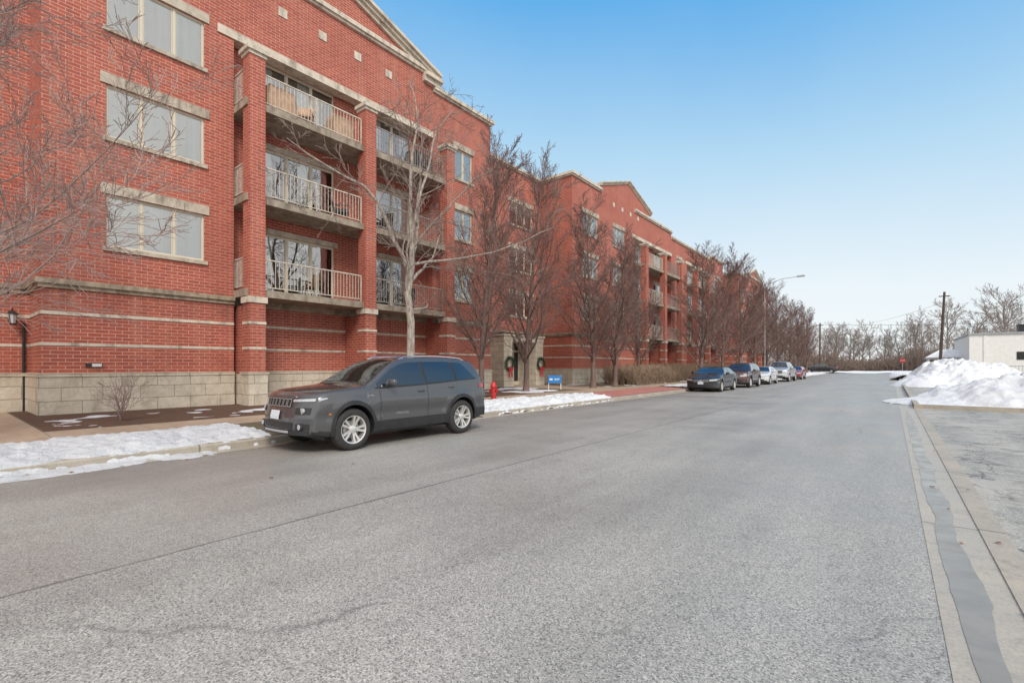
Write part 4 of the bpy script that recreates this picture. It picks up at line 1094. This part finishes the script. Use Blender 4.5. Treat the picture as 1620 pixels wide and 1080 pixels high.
wb=top('white_building','low white flat roofed commercial building beyond the snow','building',(18,88,0))
f=MB(); f.box(-10.2,26,-4,14,0,5.4); obj(f,'wall',['white'],wb)
f=MB(); f.box(-10.35,26.15,-4.15,14.15,5.401,5.62); obj(f,'parapet',['steel'],wb)
f=MB(); f.box(-6,-5.0,-4.03,-3.99,2.2,3.2); obj(f,'window',['dark'],wb)
f=MB(); f.box(-1,1.2,-4.04,-3.99,0,2.4); obj(f,'door',['steel'],wb)
f=MB(); f.box(-5.2,-3.6,0,1.6,5.62,6.7); f.box(-5.3,-3.5,-.1,1.7,6.699,6.78); obj(f,'rooftop_unit',['black'],wb)
for x in (-8.9,2): f=MB(); f.box(x,x+.3,-4.06,-3.999,0,5.3); obj(f,'pilaster',['white'],wb)
cn=top('canopy','small open shelter with snowy hipped roof','shelter',(6.6,95,0))
f=MB(); b0=[(-2.6,-2.2,2.7),(2.6,-2.2,2.7),(2.6,2.2,2.7),(-2.6,2.2,2.7)]; f.prism(b0,[(x*.35,y*.2,3.9) for x,y,z in b0]); obj(f,'roof',['snow'],cn)
f=MB(); f.box(-2.6,2.6,-2.2,2.2,2.45,2.695); obj(f,'fascia',['steel'],cn)
for x in (-2.3,2.3):
    for y in (-1.9,1.9): f=MB(); f.box(x-.12,x+.12,y-.12,y+.12,0,2.45); obj(f,'post',['white'],cn)
f=MB(); f.box(-1.5,1.5,-.8,.8,0,2.0); obj(f,'kiosk',['black'],cn)
fe=top('fence','thin blue grey metal fence in front of the white building','fence',(8,80,0))
f=MB()
for k in range(60): f.box(k*.3-.02,k*.3+.02,-.02,.02,0,1.5)
o=obj(f,'picket',['steel'],fe); o['kind']='stuff'
for z in (1.40,.2): f=MB(); f.box(0,17.8,-.025,.025,z,z+.06); obj(f,'rail',['steel'],fe)

f=MB(); g=random.Random(3)
spots=[(-4.6,3.9)]+[(g.uniform(-8.8,-5),g.uniform(2,16)) for k in range(10)]+[(g.uniform(-9.2,-8.5),g.uniform(-2,20)) for k in range(60)]+[(g.uniform(.3,.8),g.uniform(3,14)) for k in range(8)]
for (x,y) in spots:
    a=g.uniform(0,6); s_=g.uniform(.015,.035)
    pts=[(x+s_*r*math.cos(a+t),y+s_*r*math.sin(a+t),.012+.012*g.random()+(.01 if x>.6 else 0)) for t,r in ((0,1.3),(.8,.6),(1.5,1),(2.3,.6),(3.14,1.1),(4,.6),(4.7,1),(5.5,.6))]
    f.poly(pts)
o=obj(f,'fallen_leaves',['leaf']); tag(o,'scattered dry brown leaves on the asphalt','leaves',kind='stuff')

# ------------------------------------------------------------------ camera, light, sky
cam=bpy.data.cameras.new('camera'); co=bpy.data.objects.new('camera',cam); col.objects.link(co)
cam.sensor_width=36; cam.lens=36*750/1620; cam.shift_y=38/1620; cam.clip_end=3000; cam.clip_start=.05
co.location=(0,0,1.5); co.rotation_euler=(rad(90),0,rad(38.66)); scene.camera=co
sun=bpy.data.lights.new('sun','SUN'); sun.energy=2.6; sun.angle=rad(20); sun.color=(1,.95,.88)
so=bpy.data.objects.new('sun',sun); col.objects.link(so)
elev=rad(42); az=rad(125)
dirv=Vector((math.sin(az)*math.cos(elev),math.cos(az)*math.cos(elev),math.sin(elev)))
so.rotation_euler=dirv.to_track_quat('Z','Y').to_euler(); so.location=(10,-10,30)
w=bpy.data.worlds.new('World'); scene.world=w; w.use_nodes=True; nt=w.node_tree
bg=nt.nodes['Background']; bg.inputs['Strength'].default_value=.114
sky=N(nt,'ShaderNodeTexSky'); sky.sky_type='NISHITA'; sky.sun_disc=False; sky.sun_elevation=elev; sky.sun_rotation=az
tc=N(nt,'ShaderNodeTexCoord').outputs['Generated']; sp=N(nt,'ShaderNodeSeparateXYZ'); nt.links.new(tc,sp.inputs[0])
zz=sp.outputs[2]
cl=noise_n(nt,tc,1.6,5,.55)
zz2=math_n(nt,'ADD',math_n(nt,'MULTIPLY_ADD',sp.outputs[0],.06,zz),math_n(nt,'MULTIPLY_ADD',cl,.12,-.06))
haze=ramp(nt,zz2,[(0,(8.4,8.65,8.8)),(.14,(7.7,8.4,8.75)),(.37,(4.3,6.6,8.4)),(.58,(1.2,4.1,7.8)),(.8,(.6,2.8,6.9))])
mx=mix(nt,.9,sky.outputs[0],haze)
ahead=math_n(nt,'ADD',math_n(nt,'MULTIPLY',sp.outputs[0],-.45),math_n(nt,'MULTIPLY',sp.outputs[1],.89))
cf=ramp(nt,math_n(nt,'ADD',ahead,math_n(nt,'MULTIPLY_ADD',cl,.3,-.15)),[(.0,1),(.42,0)])
fill_clouds=ramp(nt,noise_n(nt,tc,2.6,7,.6),[(.3,(7.2,7.5,7.9)),(.7,(11.8,11.6,11.2))])  # bright cloud cover added out of view behind the camera to light the facade
nt.links.new(mix(nt,cf,mx,fill_clouds),bg.inputs['Color'])
